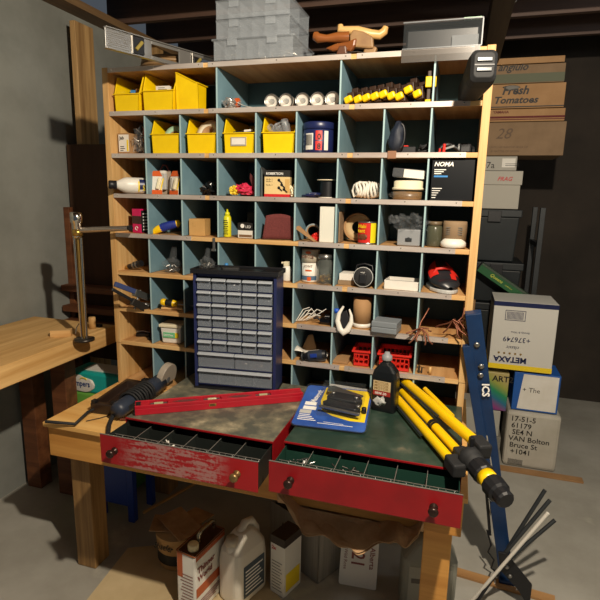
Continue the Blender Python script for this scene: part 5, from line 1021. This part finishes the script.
# METAXA carton
z0 = max(z3, z4)+.008
t, hw, h, lx, z5 = stackbox('bottle_carton', 'white upside down bottle carton with navy and yellow bands on the right pile', 488, 556, 301, 369, YP, mat('carton_white', '#cfccc4', .6), .3, z0=z0)
part('navy_band', G().box(-hw-.0006, hw+.0006, -.0008, .3005, h-.03, h-.0035), NAVY, t); part('yellow_band', G().box(-hw-.0006, hw+.0006, -.0008, .3005, .002, .032), YCARD, t)
def ud(s, size, xr, z, **k): return (s, size, T((xr, -.0016, z)) @ RX(90) @ RZ(180), k)
g = G()
for s, size, M, k in (ud('METAXA', .046, -hw+.205, .078, bold=.04), ud('+376749', .042, -hw+.215, .20, bold=.005), ud('classic', .028, -hw+.16, .145, shear=.3), ud('Brandy & Wine', .016, -hw+.205, .235)): g.text(s, size, M, **k)
for i in range(14): g.box(-hw+.075+i*.0065, -hw+.078+i*.0065, -.0016, -.0008, h-.105, h-.06)
g.box(-hw+.065, -hw+.175, -.0016, -.0008, h-.055, h-.052).box(-hw+.065, -hw+.175, -.0016, -.0008, h-.112, h-.109).box(-hw+.065, -hw+.068, -.0016, -.0008, h-.112, h-.052).box(-hw+.172, -hw+.175, -.0016, -.0008, h-.112, h-.052)
part('lettering', g, NAVY, t)
g = G()
for i in range(5): g.lathe([(.007, 0), (.007, .001)], 5, T((-hw+.05+i*.03, -.0008, .10)) @ RX(90))
part('stars', g, GOLD, t)
GZ = z5
# green thin box
a = at(483, 263, 'y', 1.475); b = at(525, 292, 'y', 1.475); ang = math.degrees(math.atan2(a.z-b.z, b.x-a.x))
t = thing('green_game_box', 'dark green flat box tilted behind the white bottle carton', 'box', (a.x, 1.475, a.z), rot=(0, R(ang), 0)); Lg = .42
part('carton', G().box(0, Lg, 0, .07, -.06, 0), GREEN, t, .002); part('dark_side', G().box(-.004, -.0005, .0, .07, -.06, 0), BLACK, t); part('lid_edge', G().box(0, Lg, -.002, .072, -.012, .001), mat('olive_edge', '#3a4a3a', .5), t)
part('lettering', G().text('Queens', .028, FR(.08, -.0024, -.040), bold=.02, shear=.3).text('collection', .014, FR(.19, -.0024, -.038), shear=.3), mat('lime_ink', '#b9c04a', .5), t)
b_ = at(481, 300, 'y', 1.35); single('cardboard_tube', G().lathe([(0, 0), (.025, 0), (.025, .95), (.02, .95), (.02, .94), (0, .94)], 18), CARD, 'tall brown cardboard tube standing behind the shelf right side', 'tube', (b_.x-.05, 1.50, .002), rot=(0, 0, 0))
# totes
YT = 1.6
TOTE = mat('tote_black', '#22282b', .5, c2='#1c2124', scale=5, bump=.05)
def tote(label, px0, px1, pt, pb, z0=None, xe=None):
    y = YT; x0 = at(px0, (pt+pb)/2, 'y', y).x; x1 = xe or at(px1, (pt+pb)/2, 'y', y).x; zt = at(500, pt, 'y', y).z; zb = at(500, pb, 'y', y).z if z0 is None else z0
    c = (x0+x1)/2; hw = (x1-x0)/2; h = zt-zb-.002; t = thing('storage_tote', label, 'tote', (c, y, zb), 0, 'black storage totes stacked at the back right')
    vs = [(-hw*.92, .02, 0), (hw*.92, .02, 0), (hw*.92, .38, 0), (-hw*.92, .38, 0), (-hw, 0, h-.05), (hw, 0, h-.05), (hw, .4, h-.05), (-hw, .4, h-.05)]
    part('tote_body', G().add(vs, [(0,3,2,1),(4,5,6,7),(0,1,5,4),(1,2,6,5),(2,3,7,6),(3,0,4,7)]), TOTE, t, .008); part('lid', G().box(-hw-.012, hw+.012, -.014, .414, h-.049, h-.002), TOTE, t, .006)
    part('latch', G().box(-.04, .04, -.02, -.0145, h-.08, h-.01), BLACK, t, .003); return t, zt
_, q1 = tote('lower black storage tote on the floor at the back right', 470, 522, 303, 400, z0=.002)
_, q2 = tote('second black storage tote from the floor at the back right', 470, 520, 262, 303, z0=q1+.001)
_, q3 = tote('topmost black storage tote carrying the white archive box', 468, 518, 209, 262, z0=q2+.001)
t = thing('metal_rack', 'dark metal storage rack upright beside the black totes', 'rack', (at(523, 250, 'y', YT).x+.09, YT-.02, .001))
for y in (0, .36): part('upright', G().box(-.015, .015, y, y+.03, 0, 1.55), DGREY, t, .002)
for z in (.3, .9, 1.3): part('cross_bar', G().box(-.013, .013, .0305, .3595, z, z+.03), DGREY, t, .001)
# archive box etc
t, hw, h, lx, z6 = stackbox('archive_box', 'white archive box with lid on top of the black totes', 478, 520, 171, 208, YT, mat('box_bone', '#b3aea2', .7), .38, z0=q3+.001)
part('lid', G().box(-hw-.008, hw+.008, -.008, .388, h-.085, h), MC['box_bone'], t, .002); part('lettering', G().text('FRAG', .035, FR(-.02, -.010, h-.06), bold=.02, shear=.3), INKR, t); z6 += .003
t, hw, h, lx, z7 = stackbox('shipping_box', 'white carton with a barcode label on top of the archive box', 480, 517, 156, 170, YT+.01, mat('carton_ash', '#a9a59b', .7), .36, z0=z6)
part('paper_label', G().box(.02, hw-.01, -.0015, -.0004, .02, h-.015), WHITE, t); part('lettering', G().text('07a', .055, FR(-.1, -.002, .015)).box(.04, .12, -.002, -.0016, .04, .043).box(.04, .12, -.002, -.0016, .03, .033), INK, t)
t, hw, h, lx, z8 = stackbox('banana_box', 'kraft carton with a round faded logo above the white shipping carton', 482, 565, 122, 155, YT, CARDD, .38, z0=z7+.002)
part('lettering', G().text('28', .09, FR(-hw+.07, -.0012, h-.1), shear=.3).text('UNTO HIS RANSOM BULK OF', .017, FR(-hw+.04, -.0012, .045)).text('IF MATTER OF GREEN', .017, FR(-hw+.05, -.0012, .02)), mat('faded_ink', '#5f4a38', .7), t)
t, hw, h, lx, z9 = stackbox('wine_carton', 'kraft carton with thin maroon stripes above the round logo carton', 484, 565, 109, 121.5, YT+.005, CARD, .38, z0=z8+.002)
part('stripes', G().box(-hw-.0004, hw+.0004, -.001, -.0004, .02, .032).box(-hw-.0004, hw+.0004, -.001, -.0004, .010, .015), MAROON, t); part('lettering', G().text('YAMAHA', .022, FR(-hw+.05, -.0014, .05), bold=.03), MAROON, t)
t, hw, h, lx, z10 = stackbox('tomato_box', 'kraft produce carton printed with black tomato lettering', 486, 565, 84, 108.5, YT, CARD, .38, z0=z9+.002)
part('lettering', G().text('Fresh', .068, FR(-hw+.085, -.0014, .082), bold=.03, shear=.25, sx=1.0).text('Tomatoes', .056, FR(-hw+.04, -.0014, .03), bold=.03, shear=.25, sx=1.1).box(-hw, hw, -.0014, -.0004, .006, .012), INK, t)
part('tomato_logo', G().blob((-hw+.14, -.001, h-.022), (.045, .0012, .013), .2, 3, 3, 20, 8), INKG, t)
t, hw, h, lx, z11 = stackbox('produce_box', 'brown produce carton with italic black name above the tomato carton', 488, 565, 65, 83.5, YT+.005, CARDD, .38, z0=z10+.002)
part('lettering', G().text('angiulo', .06, FR(-hw+.05, -.0014, .075), bold=.02, shear=.35, sx=1.0), INK, t); part('green_panel', G().box(-hw, hw, -.001, -.0003, .004, .055), mat('moss_grey', '#5c5f4a', .7), t)
t, hw, h, lx, z12 = stackbox('flat_carton', 'flat brown carton at the very top of the right stack', 490, 565, 56, 64, YT, CARD, .38, z0=z11+.012)
t.location.z = z11+.002
# blue stand
def beam(g, a, b, w, d, mi=0):
    a = Vector(a); b = Vector(b); u = (b-a).normalized(); y = Vector((0, 1, 0)); y = (y-u*y.dot(u)).normalized(); x = y.cross(u); M = Matrix((x, y, u)).transposed().to_4x4(); M.translation = a
    return g.box(-w/2, w/2, -d/2, d/2, 0, (b-a).length, mi, M)
tp = at(473, 312, 'y', -.045); bt = at(506, 583, 'y', .10); o0 = Vector((bt.x, .12, .0135))
t = thing('blue_stand', 'folded blue steel stand leaning upright against the right side of the shelf', 'stand', o0)
def lb_(p): return tuple(Vector(p)-o0)
tp2 = tp+(bt-tp)*.0
part('main_leg', beam(G(), lb_((bt.x, .12, .03)), lb_(tp), .056, .045), BLUEST, t, .003)
m0 = at(467, 345, 'y', -.035); m1 = at(490, 490, 'y', .0); part('rear_leg', beam(G(), lb_(m1), lb_(m0), .034, .03), BLUEST, t, .002)
s0 = at(470, 330, 'y', -.03); s1 = at(493, 478, 'y', .02); part('inner_rod', beam(G(), lb_(s1), lb_(s0), .008, .006), SCREW, t)
part('foot_plate', G().box(-.03, .04, -.04, .04, -.002, .012), BLUEST, t, .003)
for f in (.10, .17, .20):
    q = tp+(bt-tp)*f; part('bolt', G().lathe([(0, 0), (.011, 0), (.011, .004), (.007, .007), (0, .007)], 6, T(lb_(q)) @ T((0 if f != .17 else .006, -.0235, 0)) @ RX(90)), STEEL, t)
q = tp+(bt-tp)*.27; part('lettering', G().text('ICS', .036, T(lb_(q)) @ T((-.008, -.031, .05)) @ RX(90) @ RZ(-84), bold=.03), INKW, t)
q = at(483, 473, 'y', .11); part('hook', G().tube([lb_(q), lb_(q+Vector((-.03, -.01, -.01))), lb_(q+Vector((-.045, -.01, .02)))], .006, 8), BLACK, t)
q = at(489, 470, 'y', .08); part('latch_strap', beam(G(), lb_(at(490, 535, 'y', .10)), lb_(at(484, 462, 'y', .09)), .012, .008), BLACK, t); 
part('carabiner', G().tube([lb_(at(490, 500, 'y', .08)), lb_(at(493, 490, 'y', .08)), lb_(at(491, 505, 'y', .08)), lb_(at(490, 515, 'y', .08))], .003, 6), CHROME, t)
ch = G(); cpt = []
for i, (px, py) in enumerate(((487, 530), (491, 545), (488, 552), (494, 560), (491, 568), (496, 572))): cpt.append(lb_(at(px, py, 'y', .08)))
part('safety_wire', G().tube(cpt, .0035, 6), BLACK, t)
# black folded stand & white rod
o1 = at(515, 590, 'z', .0); o1 = Vector((o1.x, o1.y, .002))
t = thing('folding_stand', 'black folded metal stand lying at the lower right edge', 'stand', o1)
def lo_(p): return tuple(Vector(p)-o1)
yy = -.02
part('bracket', G().prism([(at(498, 552, 'y', yy).x-o1.x, at(498, 552, 'y', yy).z), (at(506, 553, 'y', yy).x-o1.x, at(506, 553, 'y', yy).z), (at(532, 585, 'y', yy).x-o1.x, at(532, 585, 'y', yy).z), (at(530, 602, 'y', yy).x-o1.x, .005), (at(518, 590, 'y', yy).x-o1.x, at(518, 590, 'y', yy).z), (at(500, 570, 'y', yy).x-o1.x, at(500, 570, 'y', yy).z)], yy-o1.y-.006, yy-o1.y+.006, 'y'), BLACK, t, .003)
for i, (p, q) in enumerate((((505, 553), (550, 500)), ((508, 560), (555, 520)), ((508, 548), (545, 490)))): part('bar', G().cyl(lo_(at(*p, 'y', .0+.03*i)), lo_(at(*q, 'y', .05+.03*i)), .008, n=10), DGREY, t)
for px, py in ((507, 567), (510, 576)): part('bolt', G().lathe([(0, 0), (.009, 0), (.007, .005), (0, .005)], 10, T(lo_(at(px, py, 'y', yy-.0062))) @ RX(90)), STEEL, t)
part('strut', G().cyl(lo_(at(500, 568, 'y', -.04)), lo_(at(470, 612, 'z', .008)), .006, n=8), BLACK, t)
single('white_rod', G().cyl(tuple(at(470, 603, 'z', .008)), tuple(at(548, 513, 'y', -.10)), .0065, n=10), WPLAS, 'thin white rod leaning diagonally at the lower right corner', 'rod')
# cardboard strips on the floor
a = at(446, 568, 'z', .003); b = at(528, 592, 'z', .003); d = b-a
t = thing('cardboard_strip', 'long tan board strip lying on the floor at the lower right', 'board', (a.x, a.y, .0012), math.degrees(math.atan2(d.y, d.x)))
part('strip', G().box(-.08, d.length+.1, -.03, .015, 0, .01), mat('strip_wood', '#b58a58', .7, c2='#a1774a', scale=6, stretch=(.2, 2, 2)), t)
part('white_marks', G().box(d.length*.6, d.length*.62, -.02, .005, .0102, .0106).box(d.length*.68, d.length*.86, -.004, .004, .0102, .0106).box(d.length*.86, d.length*.875, -.02, .006, .0102, .0106), WPLAS, t)
a = at(500, 470, 'z', .0); single('floor_board', G().box(-.12, .45, -.07, -.02, 0, .012), CARD, 'tan board edge on the floor in front of the right pile', 'board', (a.x, YP-.005, .0012))
# ------------------------------------------------------------------ light
def lamp(name, kind, loc, power, col, size=.05, rot=None):
    l = bpy.data.lights.new(name, kind); l.energy = power; l.color = col
    if kind == 'POINT': l.shadow_soft_size = size
    else: l.size = size
    o = bpy.data.objects.new(name, l); C.objects.link(o); o.location = loc
    if rot: o.rotation_euler = rot
    return o
lamp('bare_bulb', 'POINT', (1.70, -1.42, 2.5), 225, (1, .87, .69), .03)
lamp('far_fill', 'POINT', (2.75, .3, 2.45), 9, (.85, .93, 1), .05)  # added fill lamp, not a real bulb: weak cool light from the right
w = bpy.data.worlds.new('basement_air'); bpy.context.scene.world = w; w.use_nodes = True
bg = w.node_tree.nodes['Background']; bg.inputs[0].default_value = (.62, .72, .85, 1); bg.inputs[1].default_value = .10
vs_ = bpy.context.scene.view_settings; vs_.view_transform = 'Standard'; vs_.look = 'None'; vs_.exposure = 0; vs_.gamma = 1; vs_.use_curve_mapping = False
bpy.context.scene.cycles.max_bounces = 8; bpy.context.scene.cycles.transparent_max_bounces = 16
